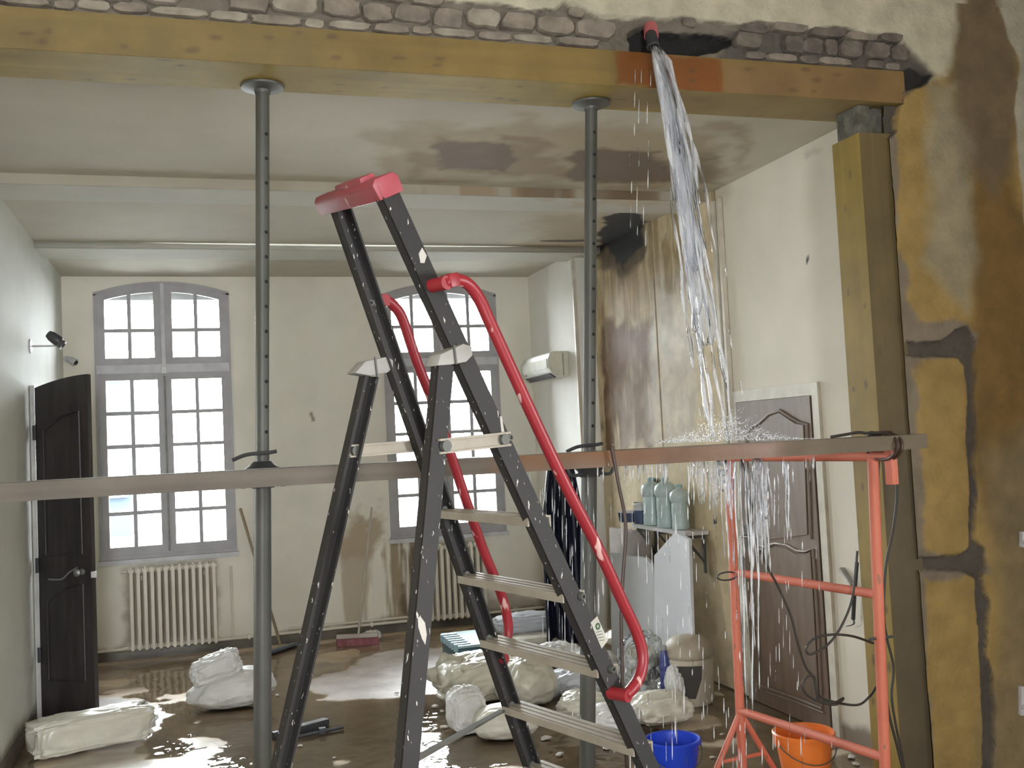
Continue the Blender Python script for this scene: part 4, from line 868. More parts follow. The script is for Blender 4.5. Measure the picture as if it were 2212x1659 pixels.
MB().lathe(dpt(.82, 1.0, .0), [(0, .0), (.022, 0), (.02, .006), (.009, .01), (.009, .035), (.024, .045), (.026, .06), (.015, .07), (0, .072)], 14, axis=-nrm).build('door_knob', M_metal, d1, smooth=True)
MB().tube(curve([dpt(.2, .955, .006), dpt(.45, .955, .01), dpt(.6, 1.0, .01), dpt(.75, 1.03, .008)], 5), .007, 6).build('scroll_handle', M_metal, d1, smooth=True)
MB().box(dB+np.array([-.005, -.012, .96])-nrm*.0, dB+np.array([.028, .012, 1.0])).build('latch_bolt', M_metal, d1)
MB().box((XL+.001, dA[1]+.03, 0), (XL+.03, dA[1]+.09, zl+.02)).build('door_frame', mat('frame_white', (.62, .61, .58), .5), d1)
for z in (.4, 1.0, 1.9): MB().tube([(XL+.03, dA[1]-.012, z), (XL+.03, dA[1]-.012, z+.10)], .012, 8).build('hinge', M_iron, d1, smooth=True)

M_bdoor = mat('brown_door_paint', (.175, .122, .086), .5, c2=(.14, .097, .066), scale=4, stretch=(5, 5, 1))
M_bwet = mat('door_moulding', (.20, .15, .115), .45, c2=(.155, .115, .085))
DY0, DY1, DZ = 5.07, 5.91, 1.915
d2 = struct(MB().box((XR-.028, DY0, .008), (XR-.001, DY1, DZ)).build('door_2', M_bdoor))
def dq(y, z, o=.032): return np.array([XR-o, y, z])
def rq(px, o=.033): return [on(x, y, 0, XR-o) for x, y in px]
for nm, px in (('panel_moulding', [(1617, 1180), (1612, 1050), (1612, 940), (1622, 925), (1640, 915), (1662, 895), (1685, 887), (1705, 900), (1725, 912), (1743, 915), (1748, 1050), (1752, 1165)]),
               ('panel_moulding', [(1640, 1480), (1638, 1350), (1632, 1195), (1650, 1182), (1675, 1174), (1700, 1178), (1722, 1190), (1740, 1192), (1757, 1186), (1766, 1330), (1776, 1520), (1776, 1530), (1720, 1508), (1640, 1480)])):
    P_ = rq(px); MB().tube(P_, .010, 8).build(nm, M_bwet, d2, smooth=True)
    P2 = [q*1 for q in P_]; cy = np.mean([q[1] for q in P2]); cz = np.mean([q[2] for q in P2])
    inner = [np.array([XR-.030, cy+(q[1]-cy)*.90, cz+(q[2]-cz)*.95]) for q in P2]
    MB().prism(inner[:-1] if nm and len(inner) > 12 else inner, (-.006, 0, 0)).build('raised_panel', M_bdoor, d2)
MB().tube(rq([(1655, 1494), (1720, 1516), (1780, 1540)]), .008, 8).build('bottom_moulding', M_bwet, d2, smooth=True)
MB().box((XR-.042, DY1-.10, .97), (XR-.029, DY1-.05, 1.13)).build('handle_plate', M_steel, d2)
MB().tube([(XR-.04, DY1-.075, 1.06), (XR-.085, DY1-.075, 1.06), (XR-.085, DY1-.19, 1.06)], .008, 8).build('lever_handle', M_steel, d2, smooth=True)
M_dfr = mat('door_frame_cream', (.64, .60, .50), .5)
for a, b in (((XR-.022, DY0-.075, 0), (XR-.0005, DY0-.012, DZ+.075)), ((XR-.022, DY1+.004, 0), (XR-.0005, DY1+.065, DZ+.075)), ((XR-.0235, DY0-.076, DZ+.004), (XR-.0005, DY1+.066, DZ+.075))): MB().box(a, b).build('door_frame', M_dfr, d2)
MB().box((XR-.020, DY0-.010, 0), (XR-.004, DY0-.003, DZ-.01)).build('door_gap', M_hole, d2)
MB().box((XR-.03, DY1-.01, .82), (XR-.010, DY1+.05, .92)).build('strike_box', mat('strike_grey', (.24, .22, .20), .5), d2)
# strap hook right of the brown door
q = on(1832, 1240, 0, XR); hk = thing('strap_hook', 'steel hook with hanging dark strap on the pale wall beside the post', 'hook', q)
MB().prism([q+np.array([-.002, .04, .02]), q+np.array([-.002, -.06, -.06]), q+np.array([-.002, -.06, -.045]), q+np.array([-.002, .03, .035])], (-.03, 0, 0)).build('bracket', mat('bright_steel', (.45, .45, .44), .4, .4), hk)
MB().tube([on(1851, 1215, 0, XR-.05), on(1846, 1275, 0, XR-.05), on(1843, 1338, 0, XR-.05)], .011, 8).build('strap', M_iron, hk, smooth=True)
MB().tube(curve([on(1843, 1338, 0, XR-.05), on(1845, 1346, 0, XR-.05), on(1838, 1350, 0, XR-.05), on(1828, 1352, 0, XR-.05)], 5), .005, 6).build('hook', M_steel, hk, smooth=True)

# --- small white clips at the far right of the old plaster
for (x, y0_, y1_), lab in (((2208, 1148, 1182), 'upper small white pipe clip on the plaster at the right edge'), ((2206, 1482, 1545), 'lower small white pipe clip on the plaster at the right edge')):
    a = on(x, y0_, 1, YM-.012); b = on(x, y1_, 1, YM-.012); r = thing('pipe_clip', lab, 'clip', (a+b)/2, 'white pipe clips on the right plaster')
    MB().bar(a, b, .016, .024, (1, 0, 0)).build('clip_body', M_mull, r, bevel=.003)
    MB().lathe((a*.3+b*.7)+np.array([0, -.015, 0]), [(.006, 0), (.012, 0), (.012, .008), (.006, .008)], 12, axis=(0, -1, 0)).build('clip_ring', M_mull, r, smooth=True)

# --- hose feeding the leak
hp0 = on(1405, 60, 1, YM-.02); hz = thing('burst_hose', 'burst black hose with red coupling poking from the rubble hole', 'hose', on(1406, 85, 1, YM-.06))
MB().tube(curve([on(1404, 62, 1, YM+.08), on(1404, 66, 1, YM-.02), on(1407, 80, 1, YM-.075), on(1410, 98, 1, YM-.09)], 6), .026, 16).build('hose_end', M_dark, hz, smooth=True)
MB().tube([on(1405, 60, 1, YM-.005), on(1407, 78, 1, YM-.066)], .031, 16).build('coupling', mat('red_pvc', (.50, .10, .12), .4), hz, smooth=True)
MB().lathe(on(1410, 98, 1, YM-.09), [(.020, 0), (.028, 0), (.028, .008), (.020, .008)], 16, axis=(.1, -.25, -1)).build('hose_lip', M_iron, hz, smooth=True)

# ================================================================== SACKS
M_sack = mat('woven_white_sack', (.74, .74, .72), .55, c2=(.64, .63, .60), scale=5, bump=.35, bscale=40)
M_plas = mat('milky_plastic', (.74, .715, .62), .32, c2=(.60, .57, .48), scale=4, bump=.35, bscale=16)
M_bluish = mat('bluish_sack', (.70, .73, .80), .5, c2=(.60, .62, .68), scale=5, bump=.35, bscale=30)
def blob(c, dims, rot, seed, p=2.6, amp=.12, fold=.06, flat=.25, nu=84, nv=50, sag=.0, stretch=(.6, 1.5, .9)):
    """soft filled sack: superellipsoid, sagging, creased, flat where it lies"""
    th = np.linspace(0, 2*np.pi, nu, endpoint=False); ph = np.linspace(-np.pi/2, np.pi/2, nv); T, Pp = np.meshgrid(th, ph)
    ct, st_, cp_, sp_ = np.cos(T), np.sin(T), np.cos(Pp), np.sin(Pp); e = 2/p
    s_ = lambda a: np.sign(a)*np.abs(a)**e
    x, y, z = s_(cp_)*s_(ct), s_(cp_)*s_(st_), s_(sp_)
    n = fbm(x*1.4+seed, y*1.4, z*1.4, s=seed)-.5; r_ = 1-np.abs(2*fbm(x*2.4*stretch[0]+seed, y*2.4*stretch[1], z*2.4*stretch[2], s=seed+5, o=3)-1)
    r2 = 1-np.abs(2*fbm(x*6*stretch[0]+seed, y*6*stretch[1], z*6*stretch[2], s=seed+9, o=3)-1)
    k = 1+amp*n*2+fold*1.15*(np.abs(r_)**1.5-.6)*2+fold*.7*(r2-.7)*2
    x, y, z = x*k*dims[0]/2, y*k*dims[1]/2, z*k*dims[2]/2
    z = np.where(z < 0, z*(1-flat), z); z = z-z.min()
    z = z*(1-sag*np.clip(x/dims[0]+.5, 0, 1))
    ca, sa = math.cos(rot), math.sin(rot)
    X, Y = x*ca-y*sa, x*sa+y*ca
    vs_ = np.stack([X+c[0], Y+c[1], z+c[2]], -1).reshape(-1, 3)
    fs = [(i*nu+k_, i*nu+(k_+1) % nu, (i+1)*nu+(k_+1) % nu, (i+1)*nu+k_) for i in range(nv-1) for k_ in range(nu)]
    return MB().add(vs_, fs)
def tuft(c, axis, L_, r0, r1, seed, n=28, rows=9, open_=True):
    """gathered mouth of a bag flaring out from the tie"""
    c = np.array(c, float); ax = np.array(axis, float); ax /= np.linalg.norm(ax); a = np.cross(ax, (0.3, .1, 1)); a /= np.linalg.norm(a); b = np.cross(ax, a); vs_ = []
    for i in range(rows):
        s = i/(rows-1); rr = r0+(r1-r0)*math.sin(s*math.pi*.62)/math.sin(math.pi*.62)
        for k_ in range(n):
            w_ = 2*math.pi*k_/n; q = rr*(1+.16*math.sin(5*w_+seed)*s+.10*math.sin(11*w_+seed*2)*s*.7+.2*(float(vnoise(np.array(math.cos(w_)*1.5), np.array(math.sin(w_)*1.5), s=seed))-.5)*s)
            vs_.append(c+ax*(L_*s*(1+.12*math.sin(3*w_+seed)*s))+q*(a*math.cos(w_)+b*math.sin(w_)*.8))
    fs = [(i*n+k_, i*n+(k_+1) % n, (i+1)*n+(k_+1) % n, (i+1)*n+k_) for i in range(rows-1) for k_ in range(n)]
    if not open_: fs.append(tuple((rows-1)*n+k_ for k_ in range(n)))
    return MB().add(vs_, fs)
GS = 'filled sacks lying on the flooded floor'
def sack(label, px, py, wpx, hpx, dy, rot, seed, m_, p=2.6, z0=.006, tie=None, **kw):
    c = fl(px, py); d = RM[2]@(c-CAM); w_ = wpx*d/F; c = c+np.array([0, dy*.42, z0]); 
    o = thing('sack', label, 'sack', c, GS)
    h_ = hpx*d/F
    blob(c, (w_, dy, h_), rot, seed, p=p, **kw).build('body', m_, o, smooth=True, angle=80)
    if tie:
        off, ax, L_, r0, r1 = tie; tuft(c+np.array(off), ax, L_, r0, r1, seed).build('gathered_mouth', m_, o, smooth=True, angle=80)
    return o
o = sack('white sack with tied puffy mouth leaning left of the steel prop', 502, 1542, 190, 70, .40, -.15, 3, M_sack, p=2.0, amp=.09, fold=.05, sag=-.6)
q = np.array(o.location)
tuft(q+np.array([-.02, 0, .17]), (-.35, -.1, .9), .16, .055, .085, 4).build('tied_neck', M_sack, o, smooth=True, angle=80)
pm = blob((0, 0, 0), (.31, .22, .17), .1, 43, p=3.2, amp=.14, fold=.12, flat=0); ca, sa = math.cos(.30), math.sin(.30)
pm.v = [(x*ca-(z-.1)*sa+q[0]-.095, y+q[1]-.01, x*sa+(z-.1)*ca+q[2]+.285) for x, y, z in pm.v]
pm.build('puffy_mouth', M_sack, o, smooth=True, angle=80)
# long flat bag by the dark door
c = fl(190, 1632); o = thing('sack', 'long crumpled white bag lying against the foot of the dark door', 'sack', c+np.array([0, .12, .006]), GS)
blob(c+np.array([.01, .14, .006]), (.66, .24, .20), .26, 17, p=6, amp=.10, fold=.09, flat=0, nu=80, nv=44).build('body', M_plas, o, smooth=True, angle=80)
tuft(c+np.array([.24, .20, .10]), (.8, .1, .6), .13, .075, .09, 9).build('folded_end', M_sack, o, smooth=True, angle=80)
sack('milky open bag at the left of the sack heap beside the teal crate', 1060, 1530, 190, 105, .50, .15, 5, M_plas, p=2.8, amp=.16, fold=.09, tie=((-.20, -.05, .16), (-.5, -.25, .8), .12, .07, .15))
sack('pale sack standing on end at the front left of the heap', 1018, 1592, 78, 105, .22, .1, 8, M_sack, p=3.2, amp=.10, fold=.07)
sack('rounded pale sack lying foremost in the heap behind the ladder', 1108, 1608, 140, 84, .30, -.1, 11, M_plas, p=2.4, amp=.08, fold=.03)
sack('large milky bag bulging behind the ladder rail', 1152, 1538, 120, 112, .40, .3, 13, M_plas, p=2.6, amp=.14, fold=.07)
sack('white folded sack on top of the cream one at the back of the heap', 1146, 1392, 138, 46, .34, .1, 15, M_bluish, p=2.6, z0=.075, amp=.14, fold=.10, stretch=(.6, 1, 2))
sack('flat cream sack lowest at the back of the heap', 1152, 1404, 132, 30, .40, .1, 19, M_plas, p=3, amp=.05, fold=.03)
sack('small bright white sack crumpled beside the right prop', 1216, 1446, 92, 52, .26, -.3, 21, M_sack, p=2.4, amp=.18, fold=.12)
sack('white knotted sack lying between the prop and ladder rail', 1262, 1512, 118, 62, .34, .2, 23, M_bluish, p=2.3, amp=.16, fold=.10, tie=((-.12, -.02, .06), (-.9, -.2, .15), .15, .05, .08))
sack('beige split sack slumped under the ladder steps', 1275, 1560, 104, 56, .30, -.1, 27, M_plas, p=2.4, amp=.16, fold=.10)
sack('wet cream sack behind the blue bucket', 1442, 1578, 150, 70, .34, .15, 29, M_plas, p=2.4, amp=.14, fold=.08)
sack('crumpled clear bag beside the ladder foot in front of the cream sack', 1345, 1590, 112, 60, .28, -.2, 31, M_sack, p=2.3, amp=.2, fold=.14)
sack('grey white sack between the ladder and the white boards', 1300, 1455, 90, 44, .3, .2, 35, M_sack, p=2.4, amp=.16, fold=.1)

# --- teal crate
c = fl(992, 1466); tb = thing('crate', 'teal plastic crate with ribbed pale blue lid half hidden by sacks', 'crate', c+np.array([.18, .3, .005]))
M_teal = mat('teal_plastic', (.035, .115, .145), .35); M_lid = mat('pale_blue_lid', (.40, .60, .68), .35)
cx0, cx1, cy0, cy1 = c[0]+.01, c[0]+.36, c[1], c[1]+.56
MB().box((cx0, cy0, .006), (cx1, cy1, .215)).build('body', M_teal, tb, bevel=.01)
ld = MB().box((cx0-.008, cy0-.008, .217), (cx1+.008, cy1+.008, .238)).build('lid', M_lid, tb, bevel=.005)
for k in range(6): MB().box((cx0-.03, cy0+.03+k*.085, .190), (cx0+.10, cy0+.065+k*.085, .246)).build('lid_rib', M_teal if k % 2 == 9 else M_lid, ld, bevel=.004)
MB().box((cx0+.14, cy0-.012, .10), (cx1-.02, cy0-.001, .15)).build('label_strip', M_mull, tb)

# --- white boards leaning on the shelf
M_board = mat('white_board', (.66, .67, .70), .45, c2=(.60, .61, .64), scale=2); M_bedge = mat('board_edge', (.30, .27, .24), .7)
def lean(label, px, xb, xt, zt_, thick=.022):
    pts = []
    for x, y in px:
        d = ray(x, y)  # sloping plane: X = xb at floor, xt at zt_
        k = (xt-xb)/zt_; tt = (xb+k*CAM[2]-CAM[0])/(d[0]-k*d[2]); pts.append(CAM+d*tt)
    for i in (-1, -2): pts[i] = np.array([xb, pts[i][1], .006])
    o = MB().prism(pts, (thick, 0, thick*.2)).build('board', M_board); tag(o, label, 'board', 'white boards leaning under the shelf'); return o
lean('pointed white board leaning nearest the brown door side under the shelf', [(1413, 1200), (1457, 1150), (1488, 1166), (1507, 1412), (1416, 1434)], 3.00, 3.150, 1.05)
lean('wide white board leaning behind the pointed one under the shelf', [(1318, 1195), (1395, 1206), (1412, 1225), (1418, 1410), (1322, 1392)], 3.09, 3.165, .95)
o = lean('grey brown board leaning at the back under the shelf', [(1316, 1140), (1400, 1150), (1420, 1250), (1322, 1240)], 3.22, 3.27, .95); o.data.materials[0] = mat('grey_board', (.30, .255, .225), .6)

# --- shelf with bottles
sh = thing('wall_shelf', 'white wall shelf with steel brackets on the soaked casing boards', 'shelf', (3.2, 6.65, 1.0))
SZ = 1.03
MB().box((3.175, 6.36, SZ), (XR-.04, 7.28, SZ+.025)).build('shelf_board', mat('shelf_white', (.60, .59, .60), .4), sh)
for y in (6.42, 6.85, 7.2):
    br = MB(); br.box((3.19, y-.012, SZ-.025), (XR-.042, y+.012, SZ-.001)); br.bar((3.20, y, SZ-.02), (XR-.046, y, SZ-.20), .02, .012, (0, 1, 0)); br.box((XR-.056, y-.012, SZ-.27), (XR-.042, y+.012, SZ-.02)); br.build('bracket', M_steel, sh)
M_jug = mat('jug_plastic', (.54, .65, .66), .3, c2=(.46, .58, .59)); M_jugcap = mat('jug_cap', (.30, .48, .52), .4)
def jug(x, y, h_, w_, label):
    c = np.array([x, y, SZ+.027]); o = thing('water_bottle', label, 'bottle', c, 'pale blue bottles on the shelf')
    r = w_/2
    b = MB().lathe(c, [(0, 0), (r*.86, 0), (r*.92, .01), (r*.90, h_*.16), (r*.86, h_*.2), (r*.92, h_*.25), (r*.86, h_*.30), (r*.92, h_*.36), (r*.88, h_*.55), (r*.84, h_*.60), (r*1.02, h_*.66), (r*1.06, h_*.74), (r*.95, h_*.83), (r*.62, h_*.89), (r*.30, h_*.93), (r*.28, h_*.96)], 22).build('body', M_jug, o, smooth=True)
    MB().lathe(c, [(0, h_*.945), (r*.36, h_*.945), (r*.36, h_), (r*.30, h_*1.012), (0, h_*1.012)], 16).build('cap', M_jugcap, o, smooth=True)
jp = [on(x, 1138, 0, 3.26) for x in (1411, 1444, 1471)]
jug(3.26, jp[0][1], .35, .155, 'pale blue water bottle, farthest of three on the shelf'); jug(3.25, jp[1][1], .36, .155, 'pale blue water bottle, middle of three on the shelf'); jug(3.26, jp[2][1], .31, .135, 'pale blue water bottle, nearest the brown door on the shelf')
M_navy = mat('navy_plastic', (.035, .06, .14), .4)
p = on(1388, 1138, 0, 3.26); o = thing('paint_tin', 'dark blue tin with white lid left of the bottles on the shelf', 'tin', (3.26, p[1], SZ+.027))
MB().lathe((3.26, p[1], SZ+.027), [(0, 0), (.062, 0), (.062, .10), (0, .10)], 20).build('body', M_navy, o, smooth=True); MB().lathe((3.26, p[1], SZ+.127), [(0, 0), (.064, 0), (.064, .045), (.058, .052), (0, .052)], 20).build('lid', M_mull, o, smooth=True)
p = on(1362, 1132, 0, 3.25); o = thing('low_tub', 'low dark blue tub with pale rim at the far end of the shelf', 'tub', (3.26, p[1], SZ+.027))
MB().lathe((3.26, p[1], SZ+.027), [(0, 0), (.095, 0), (.105, .075), (0, .075)], 22).build('body', M_navy, o, smooth=True); MB().lathe((3.26, p[1], SZ+.1), [(.0, .012), (.10, .012), (.112, .006), (.112, 0), (.10, 0)], 22).build('rim', M_mull, o, smooth=True)
p = on(1385, 1060, 0, 3.22); o = thing('tap_bracket', 'small grey bracket and rail on the casing above the shelf', 'bracket', (3.3, p[1], 1.25))
MB().box((XR-.10, p[1]-.03, 1.20), (XR-.04, p[1]+.03, 1.40)).build('bracket_body', M_steel, o, bevel=.01); MB().box((XR-.06, p[1]-.35+.30, 1.185), (XR-.038, p[1]+.40, 1.20)).build('rail', M_iron, o)

# --- hanging navy cloth at the wall step
def cloth(label, x0, y0, x1, y1, z0, z1, m_):
    nu_, nv_ = 60, 40; vs_ = []
    for j in range(nv_+1):
        s = j/nv_; z = z1+(z0-z1)*s; wsc = .62+.38*min(1, s*3)
        for i in range(nu_+1):
            u_ = i/nu_; a = (u_-.5)*wsc+.5; dpt_ = .045*math.sin(u_*26+1.3*math.sin(s*3))*(.3+.7*min(1, s*2.5))+.05*math.sin(u_*math.pi)
            vs_.append((x0+(x1-x0)*a-dpt_*.35, y0+(y1-y0)*a-dpt_, z+.03*math.sin(u_*7)*(1 if j == nv_ else .2)))
    fs = [(j*(nu_+1)+i, j*(nu_+1)+i+1, (j+1)*(nu_+1)+i+1, (j+1)*(nu_+1)+i) for j in range(nv_) for i in range(nu_)]
    o = MB().add(vs_, fs).build('hanging_cloth', m_, smooth=True, angle=180); md = o.modifiers.new('thick', 'SOLIDIFY'); md.thickness = .006
    return tag(o, label, 'cloth')
cA = on(1166, 1015, 1, 8.08); cB_ = on(1256, 1015, 1, 8.08)
cloth('dark navy cloth hanging in folds beside the right prop', cA[0], 8.10, cB_[0], 8.06, .06, cA[2], mat('navy_cloth', (.022, .026, .055), .45, c2=(.012, .013, .026), scale=7))
o = MB().tube([(cA[0]-.02, 8.11, cA[2]+.005), (XA+.02, 8.09, cA[2]+.005), (XR-.03, 8.085, cA[2]+.005)], .012, 8).build('cloth_rail', M_metal, smooth=True); tag(o, 'steel rail carrying the navy cloth by the wall step', 'rail')

# --- dome drum, clear rubbish bag, blue bottle
p = fl(1512, 1532); c = np.array([p[0]+.02, p[1]+.16, .006]); o = thing('dome_drum', 'cream dome topped drum with dark opening before the right wall', 'drum', c)
M_drum = mat('cream_drum', (.60, .55, .45), .45, c2=(.50, .44, .34), scale=5)
MB().lathe(c, [(0, 0), (.13, 0), (.15, .03), (.155, .25), (.16, .29), (.145, .30), (0, .30)], 30).build('body', M_drum, o, smooth=True)
MB().lathe(c+np.array([0, 0, .30]), [(.16, 0), (.166, .02), (.15, .075), (.10, .115), (.03, .13), (0, .131)], 30).build('dome_lid', mat('tan_lid', (.42, .36, .27), .5), o, smooth=True)
vd = np.array([-c[0], -c[1], 0]); vd /= np.linalg.norm(vd); sd = np.array([-vd[1], vd[0], 0])
MB().prism([c+vd*.150+sd*(a*.72-.005)+np.array([0, 0, .06+b]) for a, b in ((-.10, .20), (.12, .20), (.11, .12), (.05, .0), (-.03, .0), (-.085, .12))], vd*.012).build('dark_opening', mat('opening_dark', (.035, .028, .022), .6), o)
p = fl(1447, 1530); c = np.array([p[0], p[1]+.04, .006]); o = thing('blue_bottle', 'tall ribbed blue bottle standing in the rubbish heap', 'bottle', c)
M_bb = mat('blue_bottle_plastic', (.055, .07, .23), .25)
MB().lathe(c, [(0, 0), (.022, 0), (.030, .06), (.034, .12)]+[(.034+.003*math.sin(k*1.3), .12+k*.012) for k in range(14)]+[(.030, .31), (.018, .345), (.014, .36), (0, .362)], 18).build('body', M_bb, o, smooth=True)
MB().lathe(c+np.array([0, 0, .352]), [(0, 0), (.017, 0), (.017, .03), (0, .032)], 14).build('cap', mat('grey_cap', (.30, .32, .30), .5), o, smooth=True)
p = fl(1410, 1520); c = np.array([p[0], p[1]+.14, .006]); o = thing('rubbish_bag', 'clear rubbish bag with grey scraps beside the blue bottle', 'bag', c)
blob(c, (.25, .24, .44), .2, 41, p=2.6, amp=.2, fold=.16).build('bag_film', thin('clear_film', tint=(.93, .95, .97), ior=1.35, rough=.15, bump=.5, bscale=14, white=.55, wcol=(.72, .72, .68)), o, smooth=True, angle=80)
for k in range(9):
    q = c+np.array([rng.uniform(-.07, .07), rng.uniform(-.09, .0), rng.uniform(.05, .33)]); blob(q, (.07, .06, .08), rng.random()*3, 50+k, amp=.3, fold=.2, nu=12, nv=8).build('scrap', [M_sack, mat('grey_scrap', (.2, .19, .17), .8), M_drum][k % 3], o, smooth=True)
p = fl(1462, 1534); c = np.array([p[0]+.01, p[1]+.03, .006]); 
o = thing('rubbish_bag', 'white film bag slumped between the blue bottle and dome drum', 'bag', c); blob(c, (.11, .12, .27), .0, 61, p=2.2, amp=.2, fold=.14).build('bag_film', M_sack, o, smooth=True, angle=80)

# --- brooms
M_pole = mat('wood_pole', (.34, .26, .17), .6, c2=(.26, .19, .12), stretch=(1, 1, .2))
pa = on(519, 1098, 1, YB-.04); pb_ = fl(606, 1400); o = thing('squeegee', 'long handled floor squeegee leaning on the wall left of centre', 'squeegee', pb_)
MB().tube([pb_+np.array([0, 0, .03]), pa], .0125, 10).build('handle', M_pole, o, smooth=True)
a, b = fl(584, 1417), fl(640, 1398); MB().bar(a+np.array([0, 0, .035]), b+np.array([0, 0, .035]), .022, .055, (0, 0, 1)).build('head', mat('slate_plastic', (.13, .16, .20), .4), o, bevel=.004); MB().bar(a+np.array([0, 0, .012]), b+np.array([0, 0, .012]), .008, .02, (0, 0, 1)).build('blade', M_dark, o)
pa = on(803, 1096, 1, YB-.03); pb_ = fl(775, 1392); o = thing('broom', 'pink bristled broom with pale handle leaning on the stained wall', 'broom', pb_)
MB().tube([pb_+np.array([0, 0, .08]), pa], .011, 10).build('handle', mat('pale_pole', (.55, .50, .42), .5), o, smooth=True)
a, b = fl(728, 1397), fl(818, 1392); MB().bar(a+np.array([0, 0, .085]), b+np.array([0, 0, .085]), .035, .05, (0, 0, 1)).build('head', mat('pale_head', (.55, .48, .44), .5), o, bevel=.006)
M_br = mat('pink_bristle', (.30, .11, .125), .8, c2=(.22, .07, .085), scale=40, stretch=(1, 1, .1)); 
for k in range(9):
    q = a+(b-a)*(k+.5)/9; tdx = (b-a)/9*.46; MB().prism([q-tdx+np.array([0, -.03, .066]), q+tdx+np.array([0, -.03, .066]), q+tdx*1.2+np.array([0, -.045, .004]), q-tdx*1.2+np.array([0, -.045, .004])], (0, .07, 0)).build('bristle_tuft', M_br, o)
p = fl(812, 1388); o = thing('rag', 'small white rag lying on the broom head end', 'rag', p+np.array([0, .06, .006])); blob(p+np.array([-.02, .08, .006]), (.16, .10, .09), .2, 71, amp=.25, fold=.2, nu=30, nv=18).build('folds', M_sack, o, smooth=True)

# --- dark rails lying on the floor
r1, r2 = fl(642, 1588), fl(706, 1570); o = tag(MB().bar(r1+np.array([0, 0, .03]), r2+np.array([0, 0, .03]), .05, .06, (0, 0, 1)).build('rail_offcut', M_iron, bevel=.004), 'thick black metal offcut on the floor beside the left prop', 'offcut', 'black metal offcuts on the floor')
r1, r2 = fl(640, 1600), fl(742, 1578); o = thing('rail_offcut', 'thin black rod with clamp lying in front of the thick offcut', 'offcut', (r1+r2)/2, 'black metal offcuts on the floor')
MB().tube([r1+np.array([0, 0, .02]), r2+np.array([0, 0, .02])], .011, 8).build('rod', M_iron, o, smooth=True); q = r1*.45+r2*.55; MB().box(q+np.array([-.02, -.02, .006]), q+np.array([.02, .02, .045])).build('clamp', M_iron, o, bevel=.004)
r1, r2 = fl(590, 1598), fl(640, 1585); tag(MB().bar(r1+np.array([0, 0, .02]), r2+np.array([0, 0, .02]), .05, .035, (0, 0, 1)).build('rail_offcut', M_iron, bevel=.004), 'short black metal offcut touching the left prop foot', 'offcut', 'black metal offcuts on the floor')
# --- plaster chips
for k, (x, y, w_) in enumerate([(857, 1500, .03), (940, 1530, .05), (955, 1540, .04), (600, 1505, .035), (648, 1615, .03), (722, 1640, .02), (575, 1500, .02), (985, 1560, .09), (960, 1575, .05), (1180, 1600, .06), (1210, 1635, .05), (1310, 1620, .05), (1345, 1612, .07), (1540, 1640, .03), (1560, 1590, .03), (1840, 1640, .05), (1850, 1655, .04)]):
    p = fl(x, y)+np.array([0, 0, .006]); blob(p, (w_, w_*.7, w_*.35), k*.7, 80+k, amp=.3, fold=.2, nu=12, nv=7).build('plaster_chip', M_chip, smooth=True)
where = ['beside the near rear ladder leg above the ripples', 'left of the milky open sack', 'just in front of the milky open sack', 'right of the left prop by the tied sack', 'in front of the short black offcut', 'in front of the thin black rod', 'behind the foot of the left prop', 'left of the upright pale sack, largest there', 'in front of the upright pale sack', 'in front of the rounded foremost sack', 'between the ladder rails near the frame edge', 'left of the crumpled clear bag', 'at the foot of the crumpled clear bag', 'between the two buckets near the trestle foot', 'behind the trestle foot left of the brown door', 'right of the orange bucket by the skirting', 'right of the orange bucket nearest the post']
for o, w_ in zip([o for o in col.objects if o.name.startswith('plaster_chip')], where): tag(o, 'small pale plaster chip '+w_, 'chip', 'plaster chips on the floor')

# ================================================================== WATER
M_fall = thin('falling_water', tint=(.97, .98, 1), ior=1.45, rough=.03, bump=.6, bscale=30, white=.8, stretch=(1, 1, .12), wcol=(.95, .95, .96))
M_veil = thin('water_veil', tint=(.98, .985, 1), ior=1.12, rough=.1, bscale=34, white=.34, stretch=(1, 1, .10), wcol=(.95, .95, .96))
M_drop = thin('water_drops', tint=(.97, .98, 1), ior=1.5, rough=.02, white=.95, bscale=30, stretch=(1, 1, .3), wcol=(.95, .94, .93))
rw = random.Random(5)
def wpath(off, y0=100, y1=945):
    """free fall from the hose mouth, drifting right: x shift grows with sqrt of the drop"""
    P_ = []
    for s in np.linspace(0, 1, 26):
        y = y0+(y1-y0)*s; x = 1412+62*math.sqrt(s)+88*s; Yd = 3.82-.24*s
        spread = 8+34*math.sqrt(s); P_.append(on(x+off[0]*spread, y, 1, Yd+off[1]*.05))
    return P_
st = MB()
for k in range(30):
    o_ = (rw.gauss(0, .55), rw.uniform(-1, 1)); ph = rw.random()*6; P_ = wpath(o_); a0 = 0; n = len(P_)
    a0 = 0 if k < 14 else rw.randint(0, 12); a1 = n if k < 4 else min(n, a0+rw.randint(8, 18)); P_ = P_[a0:a1]
    P_ = [p+np.array([.006*math.sin(i*1.1+ph), 0, 0]) for i, p in enumerate(P_)]
    R_ = [(.0125 if a0+i < 8 else .0075)*(.35+.65*abs(math.sin(i*.8+ph)))*(1 if 0 < i < len(P_)-1 else .2) for i in range(len(P_))]
    st.tube(P_, R_, 8)
ws_ = tag(st.build('water_stream', M_fall, smooth=True, angle=180), 'thick stream of water falling from the burst hose onto the plank', 'water', kind='stuff')
vl = MB()
for k in range(6):
    o_ = (rw.gauss(0, .45), rw.uniform(-1, 1)); P_ = wpath(o_, 100+rw.uniform(0, 60), 945)[:rw.randint(13, 20)]; ph = rw.random()*6
    vl.tube(P_, [(.016+.016*min(1, i/8))*(.55+.45*abs(math.sin(i*.5+ph)))*(.3 if i in (0, len(P_)-1) else 1) for i in range(len(P_))], 10)
vl.build('veil', M_veil, ws_, smooth=True, angle=180)
